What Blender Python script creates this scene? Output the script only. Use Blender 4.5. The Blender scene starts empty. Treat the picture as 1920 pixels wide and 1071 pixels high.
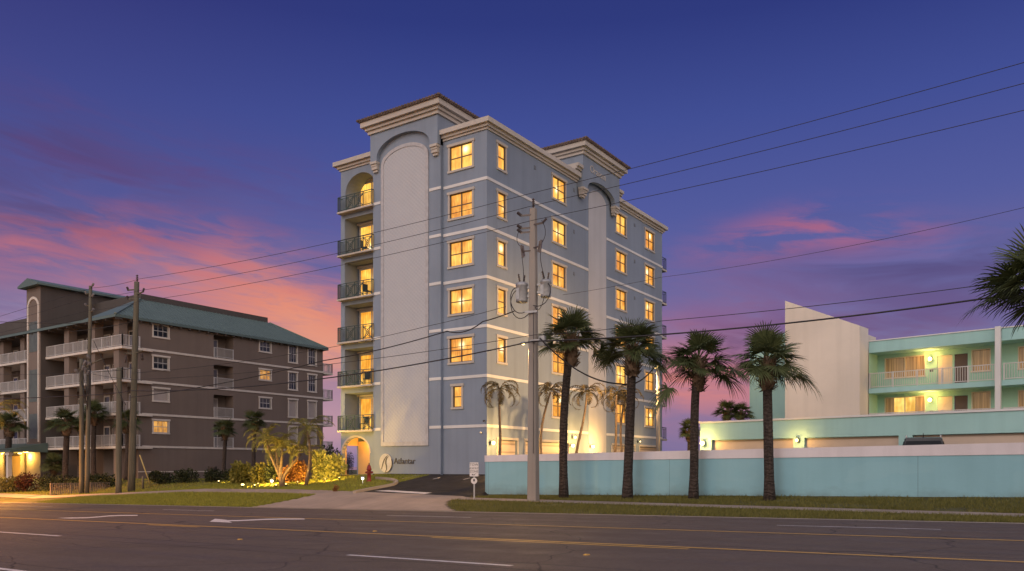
import bpy, math, random
from mathutils import Vector, Matrix
R = math.radians
random.seed(7)
scene = bpy.context.scene
COL = scene.collection

# ------------------------------------------------------------------ survey frame
F, CX, HOR, HC = 1493.0, 960.0, 875.0, 1.6          # focal length in photo pixels, principal column, horizon row, eye height
PSI = math.atan(1013.0 / 1493.0)
C_, S_ = math.cos(PSI), math.sin(PSI)

def ray(px, py):
    l = (px - CX) / F
    return Vector((C_ * l - S_, S_ * l + C_, (HOR - py) / F))
def on_y(px, py, Y):
    d = ray(px, py); t = Y / d.y
    return Vector((d.x * t, Y, HC + d.z * t))
def at_depth(px, py, t):
    d = ray(px, py)
    return Vector((d.x * t, d.y * t, HC + d.z * t))

# ------------------------------------------------------------------ terrain heights
G = 0.0155
XK = [-400, -64, -52, -45, -36, -24.5, -24.3, 0, 30, 300]
YK = [26.9, 29.6, 31.2, 33.4, 34.2, 38.5, 150, 190]
ZK = [
    [-1.0, -.85, -.35, -.03, .08, .02, .02, .0, .1, .3],
    [-.85, -.66, -.16, .16, .26, .06, .06, .03, .13, .35],
    [-.7, -.52, .02, .26, .36, .22, .05, .47, .6, .9],
    [-.7, -.50, .1, .35, .45, .36, 1.02, 1.05, 1.05, 1.1],
    [.3, .46, .6, .9, 1.06, 1.06, 1.06, 1.06, 1.06, 1.1],
    [.6, .8, .9, 1.0, 1.06, 1.06, 1.06, 1.06, 1.06, 1.1],
    [-2.5] * 10]
def road_z(x):
    return G * max(-120.0, min(60.0, x))
def H(x, y):
    if y <= YK[0]: return road_z(x)
    x = max(XK[0], min(XK[-1] - 1e-6, x)); y = min(YK[-1] - 1e-6, y)
    i = max(k for k in range(len(XK) - 1) if XK[k] <= x)
    j = max(k for k in range(len(YK) - 1) if YK[k] <= y)
    u = (x - XK[i]) / (XK[i + 1] - XK[i]); v = (y - YK[j]) / (YK[j + 1] - YK[j])
    if j == 0: a0, a1 = road_z(XK[i]) , road_z(XK[i + 1]); lo = road_z(x)
    else: lo = ZK[j - 1][i] * (1 - u) + ZK[j - 1][i + 1] * u
    hi = ZK[j][i] * (1 - u) + ZK[j][i + 1] * u
    return lo * (1 - v) + hi * v
def ground(px, py):
    d = ray(px, py); t = 6.0
    while t < 190:
        if HC + d.z * t <= H(d.x * t, d.y * t): break
        t += .04
    return Vector((d.x * t, d.y * t, H(d.x * t, d.y * t)))

# ------------------------------------------------------------------ node helpers
def lin(r, g, b):
    f = lambda c: (c / 255 / 12.92) if c / 255 <= .04045 else ((c / 255 + .055) / 1.055) ** 2.4
    return (f(r), f(g), f(b), 1)
class NT:
    def __init__(s, tree):
        s.t = tree; s.n = tree.nodes; s.l = tree.links
    def add(s, typ, **kw):
        n = s.n.new(typ)
        for k, v in kw.items(): setattr(n, k, v)
        return n
    def put(s, sock, v):
        if v is None: return
        if isinstance(v, bpy.types.NodeSocket): s.l.new(v, sock)
        else: sock.default_value = v
    def math(s, op, a, b=None, c=None, clamp=False):
        n = s.add('ShaderNodeMath', operation=op, use_clamp=clamp)
        s.put(n.inputs[0], a); s.put(n.inputs[1], b)
        if c is not None: s.put(n.inputs[2], c)
        return n.outputs[0]
    def mix(s, f, a, b, bt='MIX'):
        n = s.add('ShaderNodeMix', data_type='RGBA', blend_type=bt); n.clamp_factor = True
        s.put(n.inputs['Factor'], f); s.put(n.inputs[6], a); s.put(n.inputs[7], b)
        return n.outputs[2]
    def ramp(s, f, stops, interp='LINEAR'):
        n = s.add('ShaderNodeValToRGB'); cr = n.color_ramp; cr.interpolation = interp
        while len(cr.elements) < len(stops): cr.elements.new(.5)
        for e, (p, c) in zip(cr.elements, stops):
            e.position = p; e.color = c if not isinstance(c, (int, float)) else (c, c, c, 1)
        s.put(n.inputs[0], f); return n.outputs[0]
    def noise(s, vec, scale, detail=3, rough=.55, dist=0.):
        n = s.add('ShaderNodeTexNoise'); s.put(n.inputs['Vector'], vec)
        n.inputs['Scale'].default_value = scale; n.inputs['Detail'].default_value = detail
        n.inputs['Roughness'].default_value = rough; n.inputs['Distortion'].default_value = dist
        return n.outputs[0]
    def maprange(s, v, a, b, c=0., d=1.):
        n = s.add('ShaderNodeMapRange'); s.put(n.inputs[0], v)
        for i, x in enumerate((a, b, c, d)): n.inputs[i + 1].default_value = x
        return n.outputs[0]
    def mapping(s, vec, scale=(1, 1, 1), rot=(0, 0, 0)):
        n = s.add('ShaderNodeMapping'); s.put(n.inputs[0], vec); n.inputs['Scale'].default_value = scale; n.inputs['Rotation'].default_value = rot
        return n.outputs[0]
    def bump(s, h, strength=.3, dist=.02):
        n = s.add('ShaderNodeBump'); n.inputs['Strength'].default_value = strength; n.inputs['Distance'].default_value = dist
        s.put(n.inputs['Height'], h); return n.outputs[0]

def new_mat(name):
    m = bpy.data.materials.new(name); m.use_nodes = True
    t = NT(m.node_tree); b = m.node_tree.nodes['Principled BSDF']
    return m, t, b
def coords(t, kind='Object'):
    return t.add('ShaderNodeTexCoord').outputs[kind]
def sc(c, k): return (min(1, c[0] * k), min(1, c[1] * k), min(1, c[2] * k), 1)

def plain(name, c, rough=.6, var=.15, scale=3., metal=0., bump=0., bscale=40., spec=.4):
    m, t, b = new_mat(name); v = coords(t)
    n = t.noise(v, scale, 4)
    b.inputs['Base Color'].default_value = c
    t.put(b.inputs['Base Color'], t.mix(t.maprange(n, .3, .7), sc(c, 1 - var), sc(c, 1 + var)))
    b.inputs['Roughness'].default_value = rough; b.inputs['Metallic'].default_value = metal
    b.inputs['Specular IOR Level'].default_value = spec
    if bump: t.put(b.inputs['Normal'], t.bump(t.noise(v, bscale, 3), bump, .01))
    return m
def stucco(name, c, streak=.12, bump=.35):
    m, t, b = new_mat(name); v = coords(t)
    big = t.maprange(t.noise(v, .22, 4), .35, .65)
    st = t.maprange(t.noise(t.mapping(v, (1.6, 1.6, .06)), 1.0, 5, .6), .45, .8)
    fine = t.noise(v, 55, 2)
    col = t.mix(big, sc(c, .90), sc(c, 1.07))
    col = t.mix(t.math('MULTIPLY', st, streak * 2.2), col, sc(c, .55))
    col = t.mix(t.maprange(fine, .4, .7, 0, .16), col, sc(c, 1.3))
    t.put(b.inputs['Base Color'], col); b.inputs['Roughness'].default_value = .88
    b.inputs['Specular IOR Level'].default_value = .2
    t.put(b.inputs['Normal'], t.bump(t.math('ADD', fine, t.noise(v, 9, 3)), bump, .012))
    return m
def leafmat(name, a, bcol, rough=.55, trans=.12):
    m, t, b = new_mat(name)
    g = t.add('ShaderNodeNewGeometry')
    n = t.noise(coords(t), 1.3, 2)
    f = t.math('ADD', t.math('MULTIPLY', g.outputs['Random Per Island'], .65), t.math('MULTIPLY', n, .4))
    col = t.mix(f, a, bcol)
    t.put(b.inputs['Base Color'], col); b.inputs['Roughness'].default_value = rough
    b.inputs['Specular IOR Level'].default_value = .18
    tr = t.add('ShaderNodeBsdfTranslucent'); t.put(tr.inputs[0], col)
    ms = t.add('ShaderNodeMixShader'); ms.inputs[0].default_value = trans
    t.l.new(b.outputs[0], ms.inputs[1]); t.l.new(tr.outputs[0], ms.inputs[2])
    t.l.new(ms.outputs[0], t.n['Material Output'].inputs[0])
    return m
def emis(name, c, k):
    m, t, b = new_mat(name)
    n = t.noise(coords(t), 4, 2)
    b.inputs['Base Color'].default_value = (.8, .8, .8, 1)
    t.put(b.inputs['Emission Color'], t.mix(n, sc(c, .9), c)); b.inputs['Emission Strength'].default_value = k
    return m
def lit_pane(name, hot=(1., .55, .095, 1), deep=(1., .33, .025, 1), k=1.15, folds=13.):
    """a lit room behind glass: curtain folds, a brighter half, a lamp somewhere"""
    m, t, b = new_mat(name); v = coords(t)
    rnd = t.add('ShaderNodeObjectInfo').outputs['Random']
    sx = t.add('ShaderNodeSeparateXYZ'); t.put(sx.inputs[0], v); X, Z = sx.outputs[0], sx.outputs[2]
    off = t.math('MULTIPLY', rnd, 37.)
    cv = t.add('ShaderNodeCombineXYZ'); t.put(cv.inputs[0], t.math('ADD', X, off)); t.put(cv.inputs[2], t.math('MULTIPLY', Z, .12))
    fold = t.noise(cv.outputs[0], folds, 2)
    cv2 = t.add('ShaderNodeCombineXYZ'); t.put(cv2.inputs[0], t.math('ADD', X, off)); t.put(cv2.inputs[1], off); t.put(cv2.inputs[2], Z)
    blob = t.noise(cv2.outputs[0], 1.1, 2)
    slat = t.math('SINE', t.math('MULTIPLY', Z, 75.))
    f = t.math('ADD', t.maprange(fold, .3, .7, -.3, .3), t.maprange(blob, .3, .7, .1, .95))
    f = t.math('ADD', f, t.math('MULTIPLY', slat, .05))
    f = t.math('ADD', f, t.math('MULTIPLY', t.math('SUBTRACT', t.math('FRACT', t.math('MULTIPLY', rnd, 11.7)), .5), .5), clamp=True)
    # lamp
    lx = t.math('SUBTRACT', X, t.math('MULTIPLY', t.math('SUBTRACT', t.math('FRACT', t.math('MULTIPLY', rnd, 7.3)), .4), .9))
    lz = t.math('SUBTRACT', Z, t.math('ADD', .65, t.math('MULTIPLY', t.math('FRACT', t.math('MULTIPLY', rnd, 3.7)), .6)))
    r2 = t.math('ADD', t.math('MULTIPLY', lx, lx), t.math('MULTIPLY', lz, lz))
    lamp = t.math('MULTIPLY', t.math('POWER', 2.718, t.math('MULTIPLY', r2, -22.)), t.math('GREATER_THAN', t.math('FRACT', t.math('MULTIPLY', rnd, 5.1)), .45))
    col = t.mix(f, deep, hot)
    col = t.mix(lamp, col, (1, .86, .5, 1))
    t.put(b.inputs['Emission Color'], col)
    st = t.math('MULTIPLY', t.math('ADD', t.math('ADD', .62, t.math('MULTIPLY', f, .55)), lamp), k)
    t.put(b.inputs['Emission Strength'], st)
    b.inputs['Base Color'].default_value = (.03, .03, .03, 1); b.inputs['Roughness'].default_value = .06
    b.inputs['Specular IOR Level'].default_value = .35
    return m
def dark_pane(name, c=(.018, .022, .03, 1), blind=(.16, .15, .14, 1)):
    m, t, b = new_mat(name); v = coords(t)
    rnd = t.add('ShaderNodeObjectInfo').outputs['Random']
    sx = t.add('ShaderNodeSeparateXYZ'); t.put(sx.inputs[0], v)
    sl = t.maprange(t.math('SINE', t.math('MULTIPLY', sx.outputs[2], 62.)), -.4, .4)
    up = t.math('GREATER_THAN', sx.outputs[2], t.math('MULTIPLY', rnd, 1.1))
    t.put(b.inputs['Base Color'], t.mix(t.math('MULTIPLY', t.math('MULTIPLY', sl, up), .7), c, blind))
    b.inputs['Roughness'].default_value = .05; b.inputs['Specular IOR Level'].default_value = .6
    return m

# ------------------------------------------------------------------ mesh builder
class MB:
    def __init__(s): s.v = []; s.f = []; s.m = []; s.sm = []; s.mi = 0; s.smooth = False
    def vert(s, p): s.v.append(tuple(p)); return len(s.v) - 1
    def face(s, ids): s.f.append(tuple(ids)); s.m.append(s.mi); s.sm.append(s.smooth)
    def poly(s, pts): s.face([s.vert(p) for p in pts])
    def box(s, x0, x1, y0, y1, z0, z1, tx=0., ty=0.):
        """tx, ty: how far the top is drawn in"""
        a = [(x0, y0, z0), (x1, y0, z0), (x1, y1, z0), (x0, y1, z0), (x0 + tx, y0 + ty, z1), (x1 - tx, y0 + ty, z1), (x1 - tx, y1 - ty, z1), (x0 + tx, y1 - ty, z1)]
        i = [s.vert(p) for p in a]
        for q in ((3, 2, 1, 0), (4, 5, 6, 7), (0, 1, 5, 4), (1, 2, 6, 5), (2, 3, 7, 6), (3, 0, 4, 7)): s.face([i[k] for k in q])
    def bar(s, p, q, w, h=None, up=(0, 0, 1)):
        p, q = Vector(p), Vector(q); d = (q - p)
        if d.length < 1e-6: return
        d.normalize(); h = h or w; u = Vector(up)
        if abs(d.dot(u)) > .98: u = Vector((1, 0, 0))
        a = d.cross(u).normalized() * (w / 2); b = a.cross(d).normalized() * (h / 2)
        i = [s.vert(x) for x in (p - a - b, p + a - b, p + a + b, p - a + b, q - a - b, q + a - b, q + a + b, q - a + b)]
        for k in ((3, 2, 1, 0), (4, 5, 6, 7), (0, 1, 5, 4), (1, 2, 6, 5), (2, 3, 7, 6), (3, 0, 4, 7)): s.face([i[j] for j in k])
    def tube(s, pts, rad, n=6, cap=True):
        pts = [Vector(p) for p in pts]; sm = s.smooth; s.smooth = True
        if not hasattr(rad, '__len__'): rad = [rad] * len(pts)
        rings = []; prev = None
        for k, p in enumerate(pts):
            d = (pts[min(k + 1, len(pts) - 1)] - pts[max(k - 1, 0)])
            d = d.normalized() if d.length > 1e-9 else Vector((0, 0, 1))
            if prev is None:
                u = Vector((0, 0, 1)) if abs(d.z) < .9 else Vector((1, 0, 0)); a = d.cross(u).normalized()
            else:
                a = (prev - d * prev.dot(d)); a = a.normalized() if a.length > 1e-6 else d.orthogonal().normalized()
            prev = a; b = d.cross(a)
            rings.append([s.vert(p + (a * math.cos(6.28318 * j / n) + b * math.sin(6.28318 * j / n)) * rad[k]) for j in range(n)])
        for k in range(len(rings) - 1):
            for j in range(n): s.face([rings[k][j], rings[k][(j + 1) % n], rings[k + 1][(j + 1) % n], rings[k + 1][j]])
        s.smooth = False
        if cap: s.face(rings[0][::-1]); s.face(rings[-1])
        s.smooth = sm
    def lathe(s, prof, c=(0, 0, 0), n=16):
        cx, cy, cz = c; sm = s.smooth; s.smooth = True; rings = []
        for r, z in prof: rings.append([s.vert((cx + r * math.cos(6.28318 * j / n), cy + r * math.sin(6.28318 * j / n), cz + z)) for j in range(n)])
        for k in range(len(rings) - 1):
            for j in range(n): s.face([rings[k][j], rings[k][(j + 1) % n], rings[k + 1][(j + 1) % n], rings[k + 1][j]])
        s.smooth = sm; s.face(rings[0][::-1]); s.face(rings[-1])
    def ball(s, c, r, n=10, m=7, sq=1.):
        prof = [(max(.001, r * math.sin(math.pi * k / m)), -r * sq * math.cos(math.pi * k / m)) for k in range(m + 1)]
        s.lathe(prof, c, n)
    def prism(s, pts, mp, d0, d1):
        """polygon (u,w) pushed from depth d0 to d1 through mp(u,w,d)"""
        a = [s.vert(mp(u, w, d0)) for u, w in pts]; b = [s.vert(mp(u, w, d1)) for u, w in pts]
        s.face(a); s.face(b[::-1]); n = len(pts)
        for k in range(n): s.face([a[k], b[k], b[(k + 1) % n], a[(k + 1) % n]])
    def build(s, name, mat, parent=None, loc=None, rz=0.):
        me = bpy.data.meshes.new(name); me.from_pydata(s.v, [], s.f)
        for m in (mat if isinstance(mat, (list, tuple)) else [mat]): me.materials.append(m)
        if me.polygons:
            me.polygons.foreach_set('material_index', s.m); me.polygons.foreach_set('use_smooth', s.sm)
        me.update()
        return link(name, me, parent, loc, rz)
def link(name, me, parent=None, loc=None, rz=0.):
    o = bpy.data.objects.new(name, me); COL.objects.link(o)
    if parent is not None: o.parent = parent
    if loc is not None: o.location = loc
    o.rotation_euler.z = rz
    return o
def thing(name, label, cat, loc=(0, 0, 0), rz=0., group=None):
    o = link(name, None, None, loc, rz); o.empty_display_size = .3
    return tag(o, label, cat, group)
def tag(o, label, cat, group=None, kind=None):
    if label: o['label'] = label
    if cat: o['category'] = cat
    if group: o['group'] = group
    if kind: o['kind'] = kind
    return o
def structure(o, label=None, cat=None):
    o['kind'] = 'structure'
    return tag(o, label, cat)
def copy_tree(o, parent=None):
    c = o.copy(); COL.objects.link(c)
    if parent is not None: c.parent = parent
    for ch in o.children: copy_tree(ch, c)
    return c

def wall(mb, u0, u1, w0, w1, mp, holes, back=None):
    """flat wall with rectangular or arched openings; hole = (u0,u1,w0,w1,depth,closed,rise)"""
    us = sorted({u0, u1} | {h[0] for h in holes} | {h[1] for h in holes}); ws = sorted({w0, w1} | {h[2] for h in holes} | {h[3] for h in holes})
    us = [u for u in us if u0 <= u <= u1]; ws = [w for w in ws if w0 <= w <= w1]
    for a, b in zip(us, us[1:]):
        run = None
        for c, d in zip(ws, ws[1:]):
            cu, cw = (a + b) / 2, (c + d) / 2
            solid = not any(h[0] < cu < h[1] and h[2] < cw < h[3] for h in holes)
            if solid: run = (run[0], d) if run else (c, d)
            if run and (not solid or d == ws[-1]):
                mb.poly([mp(a, run[0], 0), mp(b, run[0], 0), mp(b, run[1], 0), mp(a, run[1], 0)]); run = None
    for h in holes:
        a, b, c, d, dep, closed = h[:6]; rise = h[6] if len(h) > 6 else 0
        if rise:
            n = 14; sp = d - rise; cu = (a + b) / 2; hw = (b - a) / 2
            arc = [(cu - hw * math.cos(math.pi * k / n), sp + rise * math.sin(math.pi * k / n)) for k in range(n + 1)]
            for (p, q), (r, t) in zip(arc, arc[1:]):
                mb.poly([mp(p, q, 0), mp(r, t, 0), mp(r, d, 0), mp(p, d, 0)])
                mb.poly([mp(p, q, 0), mp(p, q, dep), mp(r, t, dep), mp(r, t, 0)])
            top = sp
        else:
            top = d; mb.poly([mp(a, d, 0), mp(a, d, dep), mp(b, d, dep), mp(b, d, 0)])
        mb.poly([mp(a, c, 0), mp(a, c, dep), mp(a, top, dep), mp(a, top, 0)])
        mb.poly([mp(b, c, 0), mp(b, top, 0), mp(b, top, dep), mp(b, c, dep)])
        mb.poly([mp(a, c, 0), mp(b, c, 0), mp(b, c, dep), mp(a, c, dep)])
        if closed: mb.poly([mp(a, c, dep), mp(b, c, dep), mp(b, d, dep), mp(a, d, dep)])

def text_mesh(name, txt, size, mat, parent, loc, rot, extrude=.02, align='LEFT'):
    cu = bpy.data.curves.new(name, 'FONT'); cu.body = txt; cu.size = size; cu.extrude = extrude; cu.align_x = align; cu.resolution_u = 3
    tmp = bpy.data.objects.new(name, cu); COL.objects.link(tmp)
    dg = bpy.context.evaluated_depsgraph_get(); me = bpy.data.meshes.new_from_object(tmp.evaluated_get(dg))
    bpy.data.objects.remove(tmp); me.materials.clear(); me.materials.append(mat)
    o = link(name, me, parent, loc); o.rotation_euler = rot
    return o

# ------------------------------------------------------------------ materials
M = {}
M['blue'] = stucco('blue_stucco', (.210, .255, .325, 1), .16)
M['cream'] = stucco('cream_trim', (.43, .40, .365, 1), .10, .15)
M['white_band'] = stucco('white_band', (.58, .58, .58, 1), .06, .15)
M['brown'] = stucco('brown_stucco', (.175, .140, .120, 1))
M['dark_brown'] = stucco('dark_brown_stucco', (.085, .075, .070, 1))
M['trim_white'] = plain('trim_white', (.58, .53, .47, 1), .6, .08)
M['turq'] = stucco('turquoise_stucco', (.30, .50, .49, 1))
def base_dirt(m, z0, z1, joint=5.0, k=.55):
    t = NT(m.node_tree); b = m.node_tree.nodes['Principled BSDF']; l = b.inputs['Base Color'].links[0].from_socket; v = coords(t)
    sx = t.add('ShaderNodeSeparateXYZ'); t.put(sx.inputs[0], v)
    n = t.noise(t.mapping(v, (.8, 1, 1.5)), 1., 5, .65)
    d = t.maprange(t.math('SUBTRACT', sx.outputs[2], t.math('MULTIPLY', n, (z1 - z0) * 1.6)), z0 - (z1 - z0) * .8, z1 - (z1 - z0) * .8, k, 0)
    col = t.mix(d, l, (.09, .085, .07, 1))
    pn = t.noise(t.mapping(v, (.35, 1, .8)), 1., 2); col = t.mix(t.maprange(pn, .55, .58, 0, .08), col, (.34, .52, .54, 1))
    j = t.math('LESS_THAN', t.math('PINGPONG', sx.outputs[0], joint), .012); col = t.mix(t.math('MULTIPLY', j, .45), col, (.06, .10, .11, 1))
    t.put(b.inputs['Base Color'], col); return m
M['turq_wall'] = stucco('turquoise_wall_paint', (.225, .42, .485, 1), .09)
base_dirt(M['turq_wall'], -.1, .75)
M['cap'] = stucco('lilac_white_cap', (.60, .57, .60, 1), .14)
M['mint'] = stucco('mint_stucco', (.30, .50, .40, 1), .06)
M['tower_white'] = stucco('weathered_white_stucco', (.58, .53, .48, 1), .10)
M['garage'] = plain('garage_door_paint', (.55, .46, .38, 1), .6, .08, 2)
M['sash'] = plain('bronze_sash', (.14, .085, .05, 1), .45, .1)
M['iron'] = plain('teal_iron', (.035, .065, .068, 1), .5, .2)
M['white_metal'] = plain('white_metal', (.46, .45, .44, 1), .45, .06)
M['tile'] = plain('barrel_tile', (.12, .088, .075, 1), .75, .35, 2.5)
M['green_roof'] = None
M['shutter'] = None
M['letter'] = plain('dark_letter', (.05, .05, .055, 1), .5)
M['letter_light'] = plain('pale_letter', (.42, .40, .37, 1), .5)
M['emblem'] = plain('emblem_grey', (.38, .38, .40, 1), .6)
M['concrete_pole'] = stucco('pole_concrete', (.27, .245, .22, 1), .25)
M['wood'] = None
M['steel'] = plain('galvanised_steel', (.30, .31, .32, 1), .45, .15, 5, .4)
M['ceramic'] = plain('brown_ceramic', (.07, .05, .045, 1), .3)
M['black'] = plain('black_rubber', (.012, .012, .013, 1), .6)
M['wire'] = plain('wire_black', (.02, .018, .02, 1), .6)
M['red'] = plain('hydrant_red', (.17, .012, .010, 1), .45, .2)
M['sign_white'] = plain('sign_white', (.55, .54, .55, 1), .5, .06)
M['car'] = plain('dark_car_paint', (.02, .022, .026, 1), .25, .1, 2, .3)
M['glass'] = plain('dark_glass', (.008, .010, .014, 1), .2, .1, spec=.12)
M['pane_dark'] = dark_pane('unlit_pane')
M['pane_lit'] = lit_pane('lit_pane')
M['pane_door'] = lit_pane('lit_door_pane', (1., .57, .10, 1), (1., .38, .028, 1), 1.4, 9.)
M['pane_dim'] = lit_pane('dim_lit_pane', (1., .5, .12, 1), (.6, .22, .04, 1), .75, 10.)
M['pane_blind'] = None
M['lamp'] = emis('lamp_glow', (1., .66, .22, 1), 7.)
M['lamp_white'] = emis('path_lamp_glow', (1., .92, .75, 1), 5.)
M['porch'] = emis('porch_glow', (1., .55, .06, 1), 1.0)
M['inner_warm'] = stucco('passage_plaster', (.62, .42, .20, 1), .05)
M['door_white'] = plain('door_paint', (.55, .45, .34, 1), .5, .06)
M['door_brown'] = plain('door_brown', (.07, .045, .035, 1), .5, .1)
M['trunk'] = None
M['curtain'] = None
M['sabal'] = leafmat('sabal_leaf', (.030, .044, .018, 1), (.125, .15, .062, 1), trans=.2)
M['sabal_far'] = leafmat('far_palm_leaf', (.03, .04, .014, 1), (.10, .12, .04, 1))
M['xmas'] = leafmat('pinnate_leaf', (.035, .029, .011, 1), (.11, .08, .03, 1))
M['areca'] = leafmat('areca_leaf', (.08, .09, .02, 1), (.22, .20, .05, 1), trans=.25)
M['bush_y'] = leafmat('yellow_green_leaf', (.10, .11, .02, 1), (.30, .26, .06, 1), trans=.25)
M['bush_o'] = leafmat('orange_brown_leaf', (.14, .06, .02, 1), (.34, .17, .06, 1), trans=.2)
M['bush_d'] = leafmat('dark_hedge_leaf', (.008, .014, .007, 1), (.04, .05, .02, 1))
M['bush_r'] = leafmat('red_leaf', (.035, .012, .01, 1), (.075, .03, .02, 1))
M['bush_v'] = leafmat('variegated_leaf', (.06, .09, .02, 1), (.5, .48, .16, 1), trans=.25)
M['grass'] = leafmat('grass_blade', (.13, .15, .022, 1), (.32, .32, .06, 1), .7, .2)
M['grass_dry'] = leafmat('verge_grass_blade', (.07, .08, .02, 1), (.22, .20, .06, 1), .8, .2)

def green_roof():
    m, t, b = new_mat('green_metal_roof'); v = coords(t)
    n = t.noise(v, .8, 4); c = t.mix(n, (.080, .122, .112, 1), (.125, .178, .162, 1))
    t.put(b.inputs['Base Color'], c); b.inputs['Roughness'].default_value = .5; b.inputs['Metallic'].default_value = .2
    return m
M['green_roof'] = green_roof()
def slats(name, c, k, gap=.35):
    m, t, b = new_mat(name); v = coords(t)
    sx = t.add('ShaderNodeSeparateXYZ'); t.put(sx.inputs[0], v)
    s = t.math('SINE', t.math('MULTIPLY', sx.outputs[2], k)); n = t.noise(v, 2, 3)
    t.put(b.inputs['Base Color'], t.mix(t.maprange(s, -1, -.6), sc(c, gap), t.mix(n, sc(c, .9), sc(c, 1.1))))
    b.inputs['Roughness'].default_value = .6; t.put(b.inputs['Normal'], t.bump(s, .3, .01))
    return m
M['shutter'] = slats('storm_shutter', (.42, .37, .34, 1), 85.)
M['garage_slat'] = slats('garage_panel_door', (.50, .41, .33, 1), 12., .6)
def curtain(name, c, k=0.):
    m, t, b = new_mat(name); v = coords(t)
    n = t.noise(t.mapping(v, (14, 14, .3)), 1., 2)
    col = t.mix(t.maprange(n, .35, .65), sc(c, .45), c)
    t.put(b.inputs['Base Color'], col); b.inputs['Roughness'].default_value = .2
    if k: t.put(b.inputs['Emission Color'], col); b.inputs['Emission Strength'].default_value = k
    return m
M['curtain'] = curtain('tan_curtain', (.42, .27, .12, 1), .18)
M['pane_room'] = lit_pane('bright_room_pane', (1., .74, .2, 1), (1., .5, .06, 1), 1.25, 5.)
def wood():
    m, t, b = new_mat('treated_pole_wood'); v = coords(t)
    g = t.noise(t.mapping(v, (26, 26, .5)), 1., 5, .7); p = t.noise(v, .5, 3)
    c = t.mix(t.maprange(g, .3, .7), (.055, .05, .035, 1), (.15, .135, .095, 1))
    c = t.mix(t.maprange(p, .5, .75, 0, .6), c, (.045, .05, .035, 1))
    t.put(b.inputs['Base Color'], c); b.inputs['Roughness'].default_value = .85
    t.put(b.inputs['Normal'], t.bump(g, .6, .02)); return m
M['wood'] = wood()
def trunk():
    m, t, b = new_mat('palm_trunk'); v = coords(t)
    sx = t.add('ShaderNodeSeparateXYZ'); t.put(sx.inputs[0], v)
    w = t.noise(v, 4, 4); r = t.math('SINE', t.math('ADD', t.math('MULTIPLY', sx.outputs[2], 38.), t.math('MULTIPLY', w, 16.)))
    g = t.noise(t.mapping(v, (12, 12, 3)), 1., 4)
    c = t.mix(t.maprange(g, .3, .7), (.018, .013, .011, 1), (.058, .042, .033, 1)); c = t.mix(t.maprange(r, .2, 1, 0, .22), c, (.016, .012, .010, 1))
    t.put(b.inputs['Base Color'], c); b.inputs['Roughness'].default_value = .9
    t.put(b.inputs['Normal'], t.bump(t.math('ADD', r, t.math('MULTIPLY', g, 2)), .7, .03)); return m
M['trunk'] = trunk()
M['boot'] = leafmat('old_leaf_base', (.06, .042, .03, 1), (.26, .185, .125, 1), .85, 0.02)
M['trunk_pale'] = plain('slim_palm_trunk', (.12, .085, .055, 1), .85, .3, 6, bump=.5, bscale=12)

def asphalt(name, c, warm, track=True):
    m, t, b = new_mat(name); v = coords(t)
    sx = t.add('ShaderNodeSeparateXYZ'); t.put(sx.inputs[0], v)
    fine = t.noise(v, 70, 2, .7); grit = t.noise(t.mapping(v, (9, 26, 1)), 1., 3, .75); mid = t.noise(v, 1.1, 5, .6); big = t.noise(t.mapping(v, (.05, .35, 1)), 1., 4)
    g2 = t.noise(v, 24, 2, .7); col = t.mix(t.maprange(fine, .3, .72), sc(c, .45), sc(warm, 1.5)); col = t.mix(t.maprange(g2, .5, .75, 0, .7), col, sc(warm, 1.7)); col = t.mix(t.maprange(g2, .45, .25, 0, .6), col, sc(c, .4))
    col = t.mix(t.maprange(mid, .3, .7, 0, .5), col, sc(c, .8))
    col = t.mix(t.maprange(big, .42, .62, 0, .55), col, sc(warm, .72))
    col = t.mix(t.maprange(grit, .35, .68, 0, .55), sc(c, .55), col)
    pat = t.noise(t.mapping(v, (.09, .9, 1)), 1., 3, .6, .3)
    col = t.mix(t.maprange(pat, .56, .60, 0, .35), col, sc(c, .5))
    rough = t.maprange(mid, .3, .7, .62, .78)
    if track:
        ln = t.math('SINE', t.math('MULTIPLY', t.math('ADD', sx.outputs[1], t.math('MULTIPLY', big, .5)), 3.3))
        col = t.mix(t.maprange(ln, .2, 1, 0, .28), col, sc(c, .55))
        rough = t.math('SUBTRACT', rough, t.maprange(ln, .2, 1, 0, .1))
        cr = t.add('ShaderNodeTexVoronoi', feature='DISTANCE_TO_EDGE'); cr.inputs['Scale'].default_value = .22
        cv = t.add('ShaderNodeVectorMath', operation='ADD'); t.put(cv.inputs[0], v)
        nv = t.add('ShaderNodeTexNoise'); t.put(nv.inputs['Vector'], v); nv.inputs['Scale'].default_value = .6; t.put(cv.inputs[1], nv.outputs[1])
        t.put(cr.inputs['Vector'], cv.outputs[0])
        col = t.mix(t.maprange(cr.outputs['Distance'], .0, .007, .8, 0), col, (.008, .007, .007, 1))
        seam = t.math('LESS_THAN', t.math('ABSOLUTE', t.math('SUBTRACT', t.math('PINGPONG', t.math('ADD', sx.outputs[1], t.math('MULTIPLY', mid, .05)), 2.3), 1.9)), .03)
        col = t.mix(t.math('MULTIPLY', seam, .6), col, (.012, .011, .011, 1))
    t.put(b.inputs['Base Color'], col); t.put(b.inputs['Roughness'], rough); b.inputs['Specular IOR Level'].default_value = .28
    t.put(b.inputs['Normal'], t.bump(t.math('ADD', fine, grit), .8, .012)); return m
M['asphalt'] = asphalt('road_asphalt', (.145, .112, .090, 1), (.21, .158, .124, 1))
M['lot'] = asphalt('lot_asphalt', (.022, .018, .017, 1), (.042, .034, .03, 1), False)
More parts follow.
